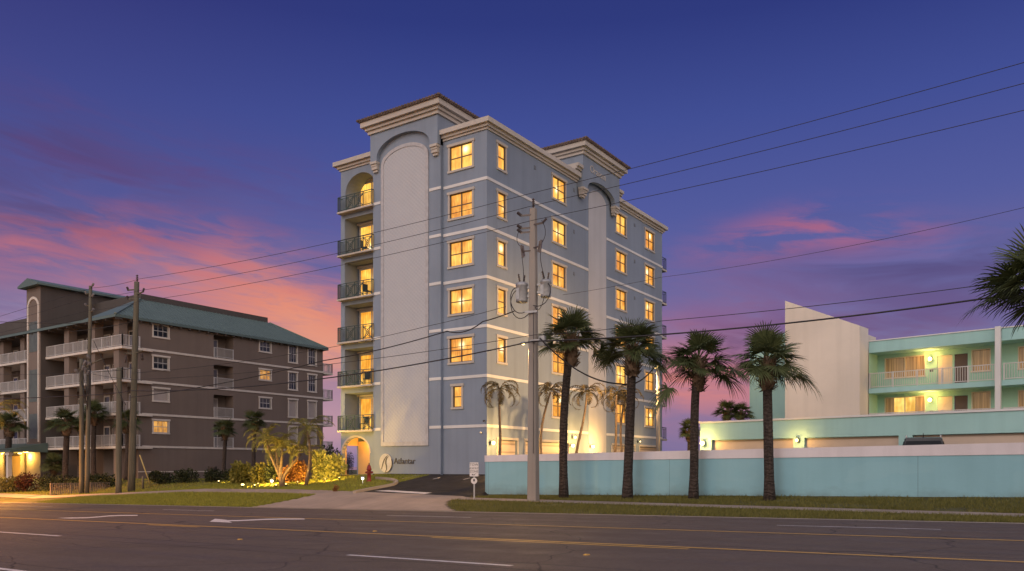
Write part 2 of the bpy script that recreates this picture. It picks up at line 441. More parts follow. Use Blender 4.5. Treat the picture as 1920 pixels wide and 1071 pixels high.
def conc(name, c):
    m, t, b = new_mat(name); v = coords(t)
    a = t.noise(v, .6, 5, .6); f = t.noise(v, 45, 2)
    col = t.mix(t.maprange(a, .3, .7), sc(c, .72), sc(c, 1.12)); col = t.mix(t.maprange(f, .4, .7, 0, .3), col, sc(c, 1.3))
    sx = t.add('ShaderNodeSeparateXYZ'); t.put(sx.inputs[0], v)
    j = t.math('LESS_THAN', t.math('PINGPONG', sx.outputs[0], .8), .012)
    col = t.mix(t.math('MULTIPLY', j, .6), col, sc(c, .35))
    t.put(b.inputs['Base Color'], col); b.inputs['Roughness'].default_value = .8
    t.put(b.inputs['Normal'], t.bump(f, .3, .006)); return m
M['concrete'] = conc('pavement_concrete', (.27, .215, .175, 1))
M['kerb'] = conc('kerb_concrete', (.30, .255, .21, 1))
def paint(name, c, under=(.06, .05, .047, 1)):
    m, t, b = new_mat(name); v = coords(t)
    n = t.noise(v, 30, 4, .7); g = t.noise(v, 2., 3)
    w = t.maprange(t.math('ADD', n, t.math('MULTIPLY', g, .35)), .62, .95)
    t.put(b.inputs['Base Color'], t.mix(t.math('MULTIPLY', w, .85), c, under)); b.inputs['Roughness'].default_value = .55; return m
M['paint_white'] = paint('road_paint_white', (.62, .58, .57, 1))
M['paint_yellow'] = paint('road_paint_yellow', (.55, .32, .05, 1))
M['soil'] = plain('soil_turf', (.07, .068, .024, 1), .95, .4, 1.5, bump=.6, bscale=14)
M['mulch'] = plain('mulch', (.16, .10, .055, 1), .95, .4, 8, bump=.8, bscale=25)
def water_mat():
    m, t, b = new_mat('sea_water'); b.inputs['Base Color'].default_value = (.02, .03, .06, 1); b.inputs['Roughness'].default_value = .15
    t.put(b.inputs['Normal'], t.bump(t.noise(t.mapping(coords(t), (.3, .08, 1)), 1., 4), .4, .3)); return m
M['water'] = water_mat()

# ------------------------------------------------------------------ ground, road, paths
def frange(a, b, step):
    n = max(1, int(math.ceil((b - a) / step))); return [a + (b - a) * k / n for k in range(n + 1)]
def terrain_sheet(name, x0, x1, y0, y1, mat, off, sx=1., sy=.5, inside=None):
    xs = sorted(set(frange(x0, x1, sx)) | {k for k in XK if x0 < k < x1}); ys = sorted(set(frange(y0, y1, sy)) | {k for k in YK if y0 < k < y1})
    mb = MB(); mb.smooth = True; idx = {}
    for a, x in enumerate(xs):
        for b, y in enumerate(ys): idx[a, b] = mb.vert((x, y, H(x, y) + off))
    for a in range(len(xs) - 1):
        for b in range(len(ys) - 1):
            if inside is None or inside((xs[a] + xs[a + 1]) / 2, (ys[b] + ys[b + 1]) / 2):
                mb.face([idx[a, b], idx[a + 1, b], idx[a + 1, b + 1], idx[a, b + 1]])
    return mb.build(name, mat)

def road_strip(name, x0, x1, y0, y1, mat, off):
    xs = sorted({x0, x1} | {x for x in (-120, 60) if x0 < x < x1}); mb = MB()
    for a, b in zip(xs, xs[1:]):
        mb.poly([(a, y0, road_z(a) + off), (b, y0, road_z(b) + off), (b, y1, road_z(b) + off), (a, y1, road_z(a) + off)])
    return mb.build(name, mat)

structure(terrain_sheet('ground', -400, 300, 26.6, 190, M['soil'], -.012, 6., 2.))
gb = MB(); gb.poly([(-400, -300, -2.4), (300, -300, -2.4), (300, -6, -.25), (-400, -6, -2.4)])
structure(gb.build('ground', M['soil']))
structure(road_strip('road', -400, 300, -6.0, 26.6, M['asphalt'], 0.))
wb = MB(); wb.poly([(-6000, 170, -1.6), (6000, 170, -1.6), (6000, 9000, -1.6), (-6000, 9000, -1.6)])
structure(wb.build('water', M['water']))

# pale gutter strip along the edge of the carriageway
structure(road_strip('kerb', -400, 300, 26.55, 26.95, M['kerb'], .006))
# sidewalk
def in_drive(x): return -34.2 < x < -24.0
structure(terrain_sheet('sidewalk', -140, 60, 29.65, 31.2, M['concrete'], .02, 1.6, .5, lambda x, y: not in_drive(x)))
# concrete apron: flares towards the road
def apron(x, y):
    if y < 29.7:
        k = (max(0, 29.7 - y) / 2.8) ** 1.6
        return -33.0 - 1.7 * k < x < -23.6 + 2.4 * k
    return -34.4 < x < -24.0 and y < 31.5 + .02 * (x + 36)
structure(terrain_sheet('driveway', -40, -19, 26.9, 32.3, M['concrete'], .018, .25, .12, apron))
# dark asphalt forecourt
isl = [ground(*p) for p in ((540, 912), (600, 924), (664, 926), (705, 917), (738, 911), (746, 906), (735, 901), (700, 898))]
def island_edge(y):
    pts = sorted([(p.y, p.x) for p in isl[2:6]])
    if y <= pts[0][0]: return pts[0][1]
    for (a, xa), (b, xb) in zip(pts, pts[1:]):
        if y <= b: return xa + (xb - xa) * (y - a) / (b - a)
    return pts[-1][1]
structure(terrain_sheet('forecourt', -46, -24.2, 31.5, 39.3, M['lot'], .006, .2, .2, lambda x, y: x > island_edge(y) - .05))
structure(terrain_sheet('parking_lot', -28.6, 60, 34.2, 66, M['lot'], .006, 3., 2.))

# painted road markings: every line is a marking of its own
def mark_line(x0, x1, y, w, mat, name='road_marking', slope=0.):
    o = road_strip(name, x0, x1, y - w / 2, y + w / 2, mat, .004)
    return structure(o)
mark_line(-200, 100 , 15.9, .16, M['paint_yellow'])
mark_line(-200, 100 , 20.5, .16, M['paint_yellow'])
def RP(px, py):
    d = ray(px, py); t = HC / (G * d.x - d.z); return (d.x * t, d.y * t)
def mark_px(pts, off=.0045, mat='paint_white'):
    mb = MB(); mb.poly([(x, y, road_z(x) + off) for x, y in pts]); return mb
for a_, b_ in ((280, 435), (1020, 1330), (-420, -260)):
    mark_line(RP(a_, 984)[0] if a_ > -100 else -52, RP(b_, 984 if b_ < 900 else 1021)[0] if b_ > -100 else -44, 15.58, .14, M['paint_yellow'])
for k in range(-8, 6):
    a = -11.75 + 15.4 * k; mark_line(a, a + 4.0, 11.42, .14, M['paint_white'])
for k in range(-8, 6):
    a = -16.9 + 15.4 * k; mark_line(a, a + 4.0, 6.7, .14, M['paint_white'])
for k in range(-9, 5):
    a = -6.6 + 15.3 * k; mark_line(a, a + 4.2, 23.4, .12, M['paint_white'])
def arrow(head, shaft, half):
    """curved turn arrow: head polygon and a bent shaft, flat on the centre lane"""
    mb = MB(); P = [RP(*p) for p in head]
    mb.poly([(x, y, road_z(x) + .0045) for x, y in P])
    for (a, b), (c, d) in zip(shaft, shaft[1:]):
        q = [RP(a, b + half), RP(c, d + half), RP(c, d - half), RP(a, b - half)]
        mb.poly([(x, y, road_z(x) + .004) for x, y in q])
    structure(mb.build('road_marking', M['paint_white']))
arrow([(393, 978.5), (436, 980.5), (428, 977.3), (425, 975), (403, 973)], [(426, 976.6), (450, 976.4), (475, 975.2), (500, 974), (530, 973.4), (571, 973.4)], 1.0)
arrow([(106, 971.6), (135, 972.6), (150, 971.4), (135, 970.6)], [(136, 971.6), (165, 971), (185, 969.4), (205, 967.6), (225, 966.8), (258, 966.6)], .8)
for (px_, py_), lb in (((703, 996.5), 'amber reflective stud on the near yellow line'), ((1100, 1041), 'pale reflective stud on the near lane'), ((450, 1012), 'small reflective stud left of the lane dash')):
    x, y = RP(px_, py_); mb = MB(); mb.box(-.06, .06, -.05, .05, -.005, .022, .02, .02)
    tag(mb.build('road_stud', M['paint_yellow'], None, (x, y, road_z(x))), lb, 'road stud', 'reflective road studs')
# white stop bar on the forecourt
sb = MB(); c0, c1, c2, c3 = [ground(*p) for p in ((702, 921), (728, 919.6), (810, 924.5), (796, 926.8))]
n = 8
for k in range(n):
    q = lambda a, b, f: a.lerp(b, f)
    P = [q(c0, c3, k / n), q(c0, c3, (k + 1) / n), q(c1, c2, (k + 1) / n), q(c1, c2, k / n)]
    sb.poly([(v.x, v.y, H(v.x, v.y) + .013) for v in P])
structure(sb.build('road_marking', M['paint_white']))
# thin white parking lines at the foot of the facade
pl = MB()
for x in (-33.4, -30.9, -28.6):
    pl.poly([(x, 37.0, H(x, 37.0) + .012), (x + .1, 37.0, H(x, 37.0) + .012), (x + .1, 38.6, H(x, 38.6) + .012), (x, 38.6, H(x, 38.6) + .012)])
structure(pl.build('road_marking', M['paint_white']))
# raised kerb around the grass island
kb = MB()
kp = [isl[k] for k in (2, 3, 4, 5, 6, 7)]
smooth = []
for k in range(len(kp) - 1):
    for j in range(6): smooth.append(kp[k].lerp(kp[k + 1], j / 6))
for _ in range(3): smooth = [smooth[0]] + [(smooth[k - 1] + smooth[k] * 2 + smooth[k + 1]) / 4 for k in range(1, len(smooth) - 1)] + [smooth[-1]]
kb.smooth = False
for a, b in zip(smooth, smooth[1:]):
    za, zb = H(a.x, a.y), H(b.x, b.y)
    kb.bar((a.x, a.y, za + .03), (b.x, b.y, zb + .03), .16, .24)
structure(kb.build('kerb', M['kerb']))

# ------------------------------------------------------------------ grass
def blades(name, n, sample, mat, h0, h1, w=.012, label=None):
    mb = MB()
    for _ in range(n):
        p = sample()
        if p is None: continue
        x, y = p; z = H(x, y) - .01; a = random.random() * 6.283; h = random.uniform(h0, h1)
        dx, dy = math.cos(a) * w, math.sin(a) * w; lx, ly = random.gauss(0, .45) * h, random.gauss(0, .45) * h
        mb.poly([(x - dx, y - dy, z), (x + dx, y + dy, z), (x + lx, y + ly, z + h)])
    o = mb.build(name, mat); tag(o, label, 'grass', None, 'stuff'); return o
def s_lawn():
    x = random.uniform(-62, -32.6); y = random.uniform(26.95, 29.75)
    k = (max(0, 29.7 - y) / 2.8) ** 1.6
    if x > -33.0 - 1.7 * k: return None
    if x < -57.5 + (y - 26.9) * .2 - random.random() * 1.: return None
    return x, y
blades('grass', 52000, s_lawn, M['grass'], .05, .13, .014, 'bright mown lawn strip between the road and the left path')
def s_isl():
    x = random.uniform(-50, -30); y = random.uniform(31.3, 38.6)
    e = island_edge(y)
    if x > e - .1: return None
    return x, y
blades('grass', 42000, s_isl, M['grass'], .05, .12, .014, 'lawn of the kerbed island beside the archway')
from mathutils import noise as mnoise
def patchy(x, y): return mnoise.noise((x * .55, y * 1.3, 3.)) + .5 * mnoise.noise((x * 2., y * 3., 7.)) > random.uniform(-.75, .15)
def s_verge():
    x = random.uniform(-24.5, 6)
    y = random.uniform(26.95, 29.7) if random.random() < .5 else random.uniform(31.2, 33.5)
    if y < 29.7 and x < -23.6 + 2.4 * (max(0, 29.7 - y) / 2.8) ** 1.6 + random.random() * .3: return None
    if y > 30 and x < -23.7: return None
    if not patchy(x, y): return None
    return x, y
blades('grass', 100000, s_verge, M['grass_dry'], .04, .15, .011, 'rough dark verge on both sides of the right path')
def s_left():
    return random.uniform(-75, -46), random.uniform(31.3, 41)
blades('grass', 26000, s_left, M['grass'], .05, .13, .014, 'grass in front of the brown apartment block')

# ------------------------------------------------------------------ windows
WCACHE = {}
def win_meshes(w, h, style):
    key = (round(w, 2), round(h, 2), style)
    if key in WCACHE: return WCACHE[key]
    t = MB(); tr = .13
    hd = .16
    t.box(-w / 2 - tr, -w / 2, -.05, .03, -.0, h); t.box(w / 2, w / 2 + tr, -.05, .03, 0, h)
    t.box(-w / 2 - tr - .06, w / 2 + tr + .06, -.085, .03, h, h + hd)
    s = MB(); s.box(-w / 2 - tr - .03, w / 2 + tr + .03, -.075, .03, -.13, -.002)
    f = MB(); b = .05
    f.box(-w / 2, -w / 2 + b, .05, .11, 0, h); f.box(w / 2 - b, w / 2, .05, .11, 0, h)
    f.box(-w / 2 + b, w / 2 - b, .05, .11, 0, b); f.box(-w / 2 + b, w / 2 - b, .05, .11, h - b, h)
    if style == 'four':
        f.box(-.04, .04, .045, .105, b, h - b); f.box(-w / 2 + b, -.04, .055, .105, h * .5 - .03, h * .5 + .03); f.box(.04, w / 2 - b, .055, .105, h * .5 - .03, h * .5 + .03)
    elif style == 'two': f.box(-w / 2 + b, w / 2 - b, .055, .105, h * .5 - .03, h * .5 + .03)
    elif style == 'side': f.box(-.04, .04, .045, .105, b, h - b)
    elif style == 'grid':
        f.box(-w / 2 + b, w / 2 - b, .05, .105, h * .5 - .03, h * .5 + .03)
        for k in (1, 2):
            x = -w / 2 + w * k / 3; f.box(x - .015, x + .015, .07, .1, b, h * .5 - .03); f.box(x - .015, x + .015, .07, .1, h * .5 + .03, h - b)
    p = MB(); p.poly([(-w / 2 + .02, .10, .02), (w / 2 - .02, .10, .02), (w / 2 - .02, .10, h - .02), (-w / 2 + .02, .10, h - .02)])
    r = []
    for nm, mb, in (('window', t), ('sill', s), ('sash', f), ('pane', p)):
        me = bpy.data.meshes.new(nm); me.from_pydata(mb.v, [], mb.f); me.update(); r.append(me)
    WCACHE[key] = r; return r
def set_mat(o, mat):
    """object-linked material so that copies may share mesh data"""
    if not o.data.materials: o.data.materials.append(None)
    o.material_slots[0].link = 'OBJECT'; o.material_slots[0].material = mat
    return o
def window(parent, loc, rz, w, h, style='four', pane=None, trim=None, sash=None, label=None):
    a, s, f, p = win_meshes(w, h, style)
    o = set_mat(link('window', a, parent, loc, rz), trim or M['cream'])
    set_mat(link('sill', s, o), trim or M['cream']); set_mat(link('sash', f, o), sash or M['sash']); set_mat(link('pane', p, o), pane or M['pane_lit'])
    if label: o['label'] = label
    return o

# ------------------------------------------------------------------ the blue tower block
BX, BY, BZ = -28.32, 39.03, 1.06
bld = thing('apartment_tower', 'tall blue grey apartment tower with cream trim and glowing windows behind the driveway', 'building', (BX, BY, BZ))
FL = [3.03, 6.07, 9.09, 12.06, 15.06, 18.04]
WTOP = 21.3
fm = lambda yo: (lambda u, w, d: (u, yo + d, w))
sm = lambda xo: (lambda u, w, d: (xo - d, u, w))
mb = MB()
# front, right bay
hol = [(-2.85, -1.10, b + .95, b + 2.45, .14, False) for b in FL[1:]] + [(-2.58, -1.92, FL[0] + 1.2, FL[0] + 2.5, .14, False)]
wall(mb, -3.40, 0, -.3, WTOP, fm(0), hol)
# front, centre bay
wall(mb, -9.14, -3.41, -.3, 22.5, fm(-.25), [])
mb.poly([(-9.2, -.25, -.3), (-9.14, -.25, -.3), (-9.14, -.25, WTOP), (-9.2, -.25, WTOP)]); mb.poly([(-3.41, -.25, -.3), (-3.40, -.25, -.3), (-3.40, -.25, WTOP), (-3.41, -.25, WTOP)])
mb.poly([(-3.40, -.25, -.3), (-3.40, 0, -.3), (-3.40, 0, WTOP), (-3.40, -.25, WTOP)])
mb.poly([(-9.20, 0, -.3), (-9.20, -.25, -.3), (-9.20, -.25, WTOP), (-9.20, 0, WTOP)])
# front, balcony bay
hol = [(-12.12, -9.24, b - .02, b + 2.55, 1.35, True) for b in FL[:5]] + [(-12.05, -9.24, FL[5] - .02, FL[5] + 2.5, 1.35, True, 1.15)]
hol += [(-12.38, -9.75, 0.0, 2.55, .3, False, 1.1)]
wall(mb, -12.50, -9.20, -.3, WTOP, fm(0), hol)
# flank
side_cols = [(1.55, .82, FL[1:]), (8.5, 1.72, FL), (18.1, 1.72, FL), (23.5, 1.72, FL)]
hol = []
for yc, w, fl in side_cols: hol += [(yc - w / 2, yc + w / 2, b + .95, b + 2.45, .14, False) for b in fl]
GAR = [(1.12, 3.31), (4.24, 9.85), (16.6, 20.6), (21.6, 25.4)]
hol += [(a, b, 0, 2.2, .25, True) for a, b in GAR]
wall(mb, 0, 26.15, -.3, WTOP, sm(0), hol)
mb.poly([(0, 26.15, -.3), (-12.5, 26.15, -.3), (-12.5, 26.15, WTOP), (0, 26.15, WTOP)])
wall(mb, 0, 26.15, -.3, WTOP, lambda u, w, d: (-12.5 + d, u, w), [(.44, 1.54, 0, 2.0, .12, False)])
mb.poly([(-12.5, 0, WTOP), (0, 0, WTOP), (0, 26.15, WTOP), (-12.5, 26.15, WTOP)])
mb.poly([(-.004, 11.05, WTOP - .4), (-.004, 16.8, WTOP - .4), (-.004, 16.8, 22.9), (-.004, 11.05, 22.9)])
mb.build('wall', M['blue'], bld)
# the lit passage behind the arch
mb = MB()
mb.poly([(-12.38, 1.55, 0), (-9.75, 1.55, 0), (-9.75, 1.55, 2.3), (-12.38, 1.55, 2.3)])
mb.poly([(-9.75, .3, 0), (-9.75, 1.55, 0), (-9.75, 1.55, 2.3), (-9.75, .3, 2.3)])
mb.poly([(-12.38, .3, 0), (-12.38, .42, 0), (-12.38, .42, 2.0), (-12.38, .3, 2.0)])
mb.poly([(-12.38, .3, 2.0), (-12.38, 1.55, 2.0), (-12.38, 1.55, 2.6), (-12.38, .3, 2.6)])
mb.poly([(-12.38, .3, 2.56), (-12.38, 1.55, 2.56), (-9.75, 1.55, 2.56), (-9.75, .3, 2.56)])
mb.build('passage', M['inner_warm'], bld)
mb = MB()
for k in range(13):
    a0, a1 = math.pi * k / 13, math.pi * (k + 1) / 13
    for r0, r1 in ((1.315, 1.43),):
        mb.prism([(-11.065 - r0 * math.cos(a0), 1.45 + r0 * .84 * math.sin(a0)), (-11.065 - r0 * math.cos(a1), 1.45 + r0 * .84 * math.sin(a1)), (-11.065 - r1 * math.cos(a1), 1.45 + r1 * .86 * math.sin(a1)), (-11.065 - r1 * math.cos(a0), 1.45 + r1 * .86 * math.sin(a0))], fm(-.02), 0, .25)
mb.build('arch_trim', M['cream'], bld)
# storey bands
for b in FL:
    for q in ((-3.36, .0, -.035, .0), (0.0, .035, -.035, 12.7), (0.0, .035, 15.6, 26.19), (-4.30, -3.36, -.285, -.25), (-9.2, -8.5, -.285, -.25)):
        mb = MB(); mb.box(*q, b - .10, b + .08); mb.build('storey_band', M['white_band'], bld)
# front panel
mb = MB()
def arch_poly(u0, u1, w0, sp, rise, n=16):
    cu, hw = (u0 + u1) / 2, (u1 - u0) / 2
    return [(u0, w0), (u1, w0)] + [(cu + hw * math.cos(math.pi * k / n), sp + rise * math.sin(math.pi * k / n)) for k in range(n + 1)]
mb.prism(arch_poly(-8.18, -4.58, 2.15, 20.35, .85), fm(-.25), -.045, .01)
m_, t_, b_ = new_mat('combed_stucco_panel'); v_ = coords(t_)
w1 = t_.math('SINE', t_.math('ADD', t_.math('ADD', t_.math('MULTIPLY', t_.add('ShaderNodeSeparateXYZ').outputs[0], 0), 0), 0))
sx_ = t_.add('ShaderNodeSeparateXYZ'); t_.put(sx_.inputs[0], v_)
dgl = t_.math('ADD', sx_.outputs[2], t_.math('MULTIPLY', sx_.outputs[0], .9)); dg2 = t_.math('SUBTRACT', sx_.outputs[2], t_.math('MULTIPLY', sx_.outputs[0], .9))
wv = t_.math('ADD', t_.math('SINE', t_.math('MULTIPLY', dgl, 24.)), t_.math('MULTIPLY', t_.math('SINE', t_.math('MULTIPLY', dg2, 24.)), .6))
nz = t_.noise(v_, 1.2, 5, .6)
cc = t_.mix(t_.maprange(wv, -1.4, 1.4), (.365, .38, .415, 1), (.41, .425, .46, 1)); cc = t_.mix(t_.maprange(nz, .3, .7, 0, .4), cc, (.43, .445, .48, 1))
t_.put(b_.inputs['Base Color'], cc); b_.inputs['Roughness'].default_value = .9
t_.put(b_.inputs['Normal'], t_.bump(t_.math('ADD', wv, t_.noise(v_, 40, 2)), .22, .02))
M['panel'] = m_
pan = mb.build('stucco_panel', M['panel'], bld)
mb = MB(); ou = arch_poly(-8.42, -4.36, 1.88, 20.4, 1.02, 24); inn = arch_poly(-8.18, -4.58, 2.15, 20.35, .85, 24)
nn = len(ou)
for k in range(nn):
    a, b, c, d = ou[k], ou[(k + 1) % nn], inn[(k + 1) % nn], inn[k]
    mb.prism([a, b, c, d], fm(-.25), -.085, .0)
mb.build('panel_frame', M['emblem'], pan)
# flank strip
mb = MB(); mb.prism(arch_poly(12.75, 15.55, -.2, 20.4, .8), sm(0), -.02, .0)
mb.build('stucco_strip', stucco('pale_strip_stucco', (.42, .425, .45, 1), .12), bld)
# cornice
def cornice(name, x0, x1, y0, y1, steps, mat, parent, sides='lrfb'):
    mb = MB()
    for z0, z1, o in steps: mb.box(x0 - o * ('l' in sides), x1 + o * ('r' in sides), y0 - o * ('f' in sides), y1 + o * ('b' in sides), z0, z1)
    return mb.build(name, mat, parent)
for q in ((-3.39, 0, 0, 11.0, 'rf'), (-12.5, -9.16, 0, 26.15, 'lfb'), (-9.1, 0, 16.87, 26.15, 'rb')): cornice('cornice', *q[:4], ((20.96, 21.10, .08), (21.10, 21.27, .20), (21.27, 21.56, .40)), M['cream'], bld, q[4])

def crown_tower(x0, x1, y0, y1, zb, zt, face, arch_u, parent, spring, apex):
    """roof tower: body, arched brow standing proud of the wall, corbels, stepped cornice, hipped barrel tile roof"""
    t = MB()
    if face == 'front':
        mp = lambda u, w, d: (u, y0 + d, w); u0, u1 = x0, x1
    else:
        mp = lambda u, w, d: (x1 - d, u, w); u0, u1 = y0, y1
    a0, a1 = arch_u
    n = 18; cu, hw = (a0 + a1) / 2, (a1 - a0) / 2
    arc = [(cu - hw * math.cos(math.pi * k / n), spring + (apex - spring) * math.sin(math.pi * k / n)) for k in range(n + 1)]
    D = .34
    for (p, q), (r, s) in zip(arc, arc[1:]):
        t.poly([mp(p, q, 0), mp(r, s, 0), mp(r, zt, 0), mp(p, zt, 0)]); t.poly([mp(p, q, 0), mp(p, q, D), mp(r, s, D), mp(r, s, 0)])
    for e0, e1 in ((u0, a0), (a1, u1)):
        t.poly([mp(e0, zb, 0), mp(e1, zb, 0), mp(e1, zt, 0), mp(e0, zt, 0)])
        t.poly([mp(e0, zb, 0), mp(e0, zb, D), mp(e1, zb, D), mp(e1, zb, 0)])
    t.poly([mp(a0, zb, 0), mp(a0, spring, 0), mp(a0, spring, D), mp(a0, zb, D)]); t.poly([mp(a1, zb, 0), mp(a1, zb, D), mp(a1, spring, D), mp(a1, spring, 0)])
    L = (y1 - y0) if face == 'front' else (x1 - x0)
    t.poly([mp(u0, zb, 0), mp(u0, zt, 0), mp(u0, zt, L), mp(u0, zb, L)]); t.poly([mp(u1, zb, 0), mp(u1, zb, L), mp(u1, zt, L), mp(u1, zt, 0)])
    t.poly([mp(u0, zb, L), mp(u1, zb, L), mp(u1, zt, L), mp(u0, zt, L)])
    tw = t.build('roof_tower', M['blue'], parent)
    for e in (u0, a0 - .02) if False else ((u0 + a0) / 2, (a1 + u1) / 2):
        c = MB(); w = (a0 - u0) * .5 - .03
        for k, (zz0, zz1, dd) in enumerate(((zb - .16, zb - .001, -.06), (zb - .30, zb - .16, .02), (zb - .50, zb - .30, .06), (zb - .66, zb - .50, .16))):
            ww = w * (1.12, .95, .9, .7)[k]
            c.prism([(e - ww, zz0), (e + ww, zz0), (e + ww, zz1), (e - ww, zz1)], mp, dd, D + .05)
        c.build('corbel', M['cream'], tw)
    cornice('cornice', x0, x1, y0, y1, ((zt - .02, zt + .20, .12), (zt + .20, zt + .38, .26), (zt + .40, zt + .74, .47)), M['cream'], tw)
    r = MB(); o = .60; ez = zt + .74; X0, X1, Y0, Y1 = x0 - o, x1 + o, y0 - o, y1 + o
    cxm, cym = (X0 + X1) / 2, (Y0 + Y1) / 2; ins = min(X1 - X0, Y1 - Y0) / 2 * .98; rh = ins * .30
    A = [(X0, Y0, ez + .10), (X1, Y0, ez + .10), (X1, Y1, ez + .10), (X0, Y1, ez + .10)]
    B = [(X0 + ins, Y0 + ins, ez + rh), (X1 - ins, Y0 + ins, ez + rh), (X1 - ins, Y1 - ins, ez + rh), (X0 + ins, Y1 - ins, ez + rh)]
    for k in range(4): r.poly([A[k], A[(k + 1) % 4], B[(k + 1) % 4], B[k]])
    r.poly(B); r.box(X0 + .02, X1 - .02, Y0 + .02, Y1 - .02, ez - .001, ez + .099)
    # barrel tile courses showing along the eaves
    def eave(p, q, inward):
        p, q = Vector(p), Vector(q); L = (q - p).length; m = int(L / .24); iv = Vector(inward)
        for k in range(m + 1):
            c = p.lerp(q, k / m); ln = max(.12, min(1.2, min(k, m - k) * .24)); r.tube([c - iv * .05 + Vector((0, 0, -.02)), c + iv * ln + Vector((0, 0, -.02 + ln * .3))], .075, 6)
    z = ez + .12
    eave((X0, Y0, z), (X1, Y0, z), (0, 1, 0)); eave((X1, Y0, z), (X1, Y1, z), (-1, 0, 0)); eave((X0, Y0, z), (X0, Y1, z), (1, 0, 0)); eave((X0, Y1, z), (X1, Y1, z), (0, -1, 0))
    for k in range(4):
        a, b = Vector(A[k]), Vector(B[k]); r.tube([a.lerp(b, .02) + Vector((0, 0, .02)), a.lerp(b, .5) + Vector((0, 0, .03)), b + Vector((0, 0, .03))], .075, 6)
    r.build('tiled_roof', M['tile'], tw)
    return tw
crown_tower(-9.15, -3.40, -.56, 5.4, 20.72, 22.55, 'front', (-8.58, -4.05), bld, 20.95, 22.05)
tw2 = crown_tower(-5.4, .50, 11.02, 16.85, 20.62, 22.95, 'side', (11.75, 16.1), bld, 20.75, 21.55)
text_mesh('lettering', 'Orasom', .74, M['letter_light'], tw2, (.505, 12.05, 22.0), (R(90), 0, R(90)), .03)
# short cornice returns beside the flank tower
for ya, yb in ((10.25, 11.01), (16.86, 17.55)): cornice('cornice_return', -.6, .30, ya, yb, ((21.59, 21.72, .0), (21.72, 21.88, .12), (21.88, 22.1, .26)), M['cream'], bld, 'r')

# windows of the tower
for b in FL[1:]: window(bld, (-1.975, 0, b + .95), 0, 1.75, 1.5, 'four')
window(bld, (-2.25, 0, FL[0] + 1.2), 0, .66, 1.3, 'two')
for yc, w, fl in side_cols:
    for b in fl: window(bld, (0, yc, b + .95), R(90), w, 1.5, 'two' if w < 1 else 'four')
# balcony doors
def balcony_door(b, arch=False):
    mb = MB(); x0, x1, z1 = -12.02, -9.6, b + 2.38
    y = 1.28
    mb.box(x0, x0 + .14, y, y + .06, b, z1); mb.box(x1 - .14, x1, y, y + .06, b, z1); mb.box(x0 + .14, x1 - .14, y, y + .06, z1 - .14, z1); mb.box((x0 + x1) / 2 - .06, (x0 + x1) / 2 + .06, y + .003, y + .057, b, z1 - .14)
    d = mb.build('balcony_door', M['cream'], bld)
    p = MB(); w = (x1 - x0) / 2
    p.poly([(-w + .14, 0, 0), (w - .14, 0, 0), (w - .14, 0, 2.24), (-w + .14, 0, 2.24)])
    p.build('pane', M['pane_door'], d, ((x0 + x1) / 2, y + .04, b))
    h = MB(); h.box(x0 - .12, x1 + .12, y - .13, y + .05, z1 + .003, z1 + .14); h.build('lintel', M['cream'], d)
# railing with curved ironwork
def railing_mesh(x0, x1, y, depth, z0, h, panels):
    mb = MB(); w = .045
    for yy, a, b in ((y, x0, x1),):
        mb.bar((a, yy, z0 + h), (b, yy, z0 + h), w, w); mb.bar((a, yy, z0 + h - .13), (b, yy, z0 + h - .13), .03); mb.bar((a, yy, z0 + .08), (b, yy, z0 + .08), .035)
    for x in (x0, x1):
        mb.bar((x, y, z0 + h), (x, y + depth, z0 + h), w); mb.bar((x, y, z0 + .08), (x, y + depth, z0 + .08), .035)
        for k in range(1, 5): mb.bar((x, y + depth * k / 5, z0 + .08), (x, y + depth * k / 5, z0 + h), .022)
    n = len(panels); lo, hi = z0 + .08, z0 + h - .13
    for k, kind in enumerate(panels):
        a = x0 + (x1 - x0) * k / n; b = x0 + (x1 - x0) * (k + 1) / n
        mb.bar((a, y, z0), (a, y, z0 + h), .05)
        if k == n - 1: mb.bar((b, y, z0), (b, y, z0 + h), .05)
        if kind == 'v':
            m = max(3, int((b - a) / .11))
            for j in range(1, m): mb.bar((a + (b - a) * j / m, y, lo), (a + (b - a) * j / m, y, hi), .022)
        else:
            c = (a + b) / 2; hw = (b - a) / 2
            for s in (-1, 1):
                arc = [(c + s * hw * (1 - 1.25 * math.sin(math.pi * j / 8)), y, lo + (hi - lo) * j / 8) for j in range(9)]
                for p, q in zip(arc, arc[1:]): mb.bar(p, q, .03)
                mb.bar((c + s * hw * .5, y, lo), (c + s * hw * .5, y, hi), .022)
            mb.bar((a, y, lo), (b, y, hi), .026); mb.bar((a, y, hi), (b, y, lo), .026)
    return mb
for i, b in enumerate(FL):
    balcony_door(b)
    s = MB(); s.box(-12.40, -9.08, -.48, 0.0, b - .14, b - .03)
    sl = s.build('balcony', M['cream'], bld)
    railing_mesh(-12.33, -9.15, -.43, .41, b - .03, 1.0, 'vxxv' if i % 2 else 'vxvx').build('railing', M['iron'], sl)
    s = MB(); s.box(-3.2, -.05, 26.16, 27.35, b - .20, b - .04); sl = s.build('balcony', M['cream'], bld)
    rb = railing_mesh(-3.1, -.12, 27.28, -1.1, b - .04, 1.0, 'vxxv'); rb.build('railing', M['iron'], sl)
# garage doors on the flank
for a, b in GAR:
    mb = MB(); mb.box(-.20, -.14, a + .03, b - .03, 0, 2.17); mb.build('garage_door', M['garage_slat'], bld)
    mb = MB(); mb.box(0.0, .03, a - .12, a, 0, 2.2); mb.box(0.0, .03, b, b + .12, 0, 2.2); mb.box(0.0, .05, a - .12, b + .12, 2.203, 2.36); mb.build('garage_trim', M['cream'], bld)
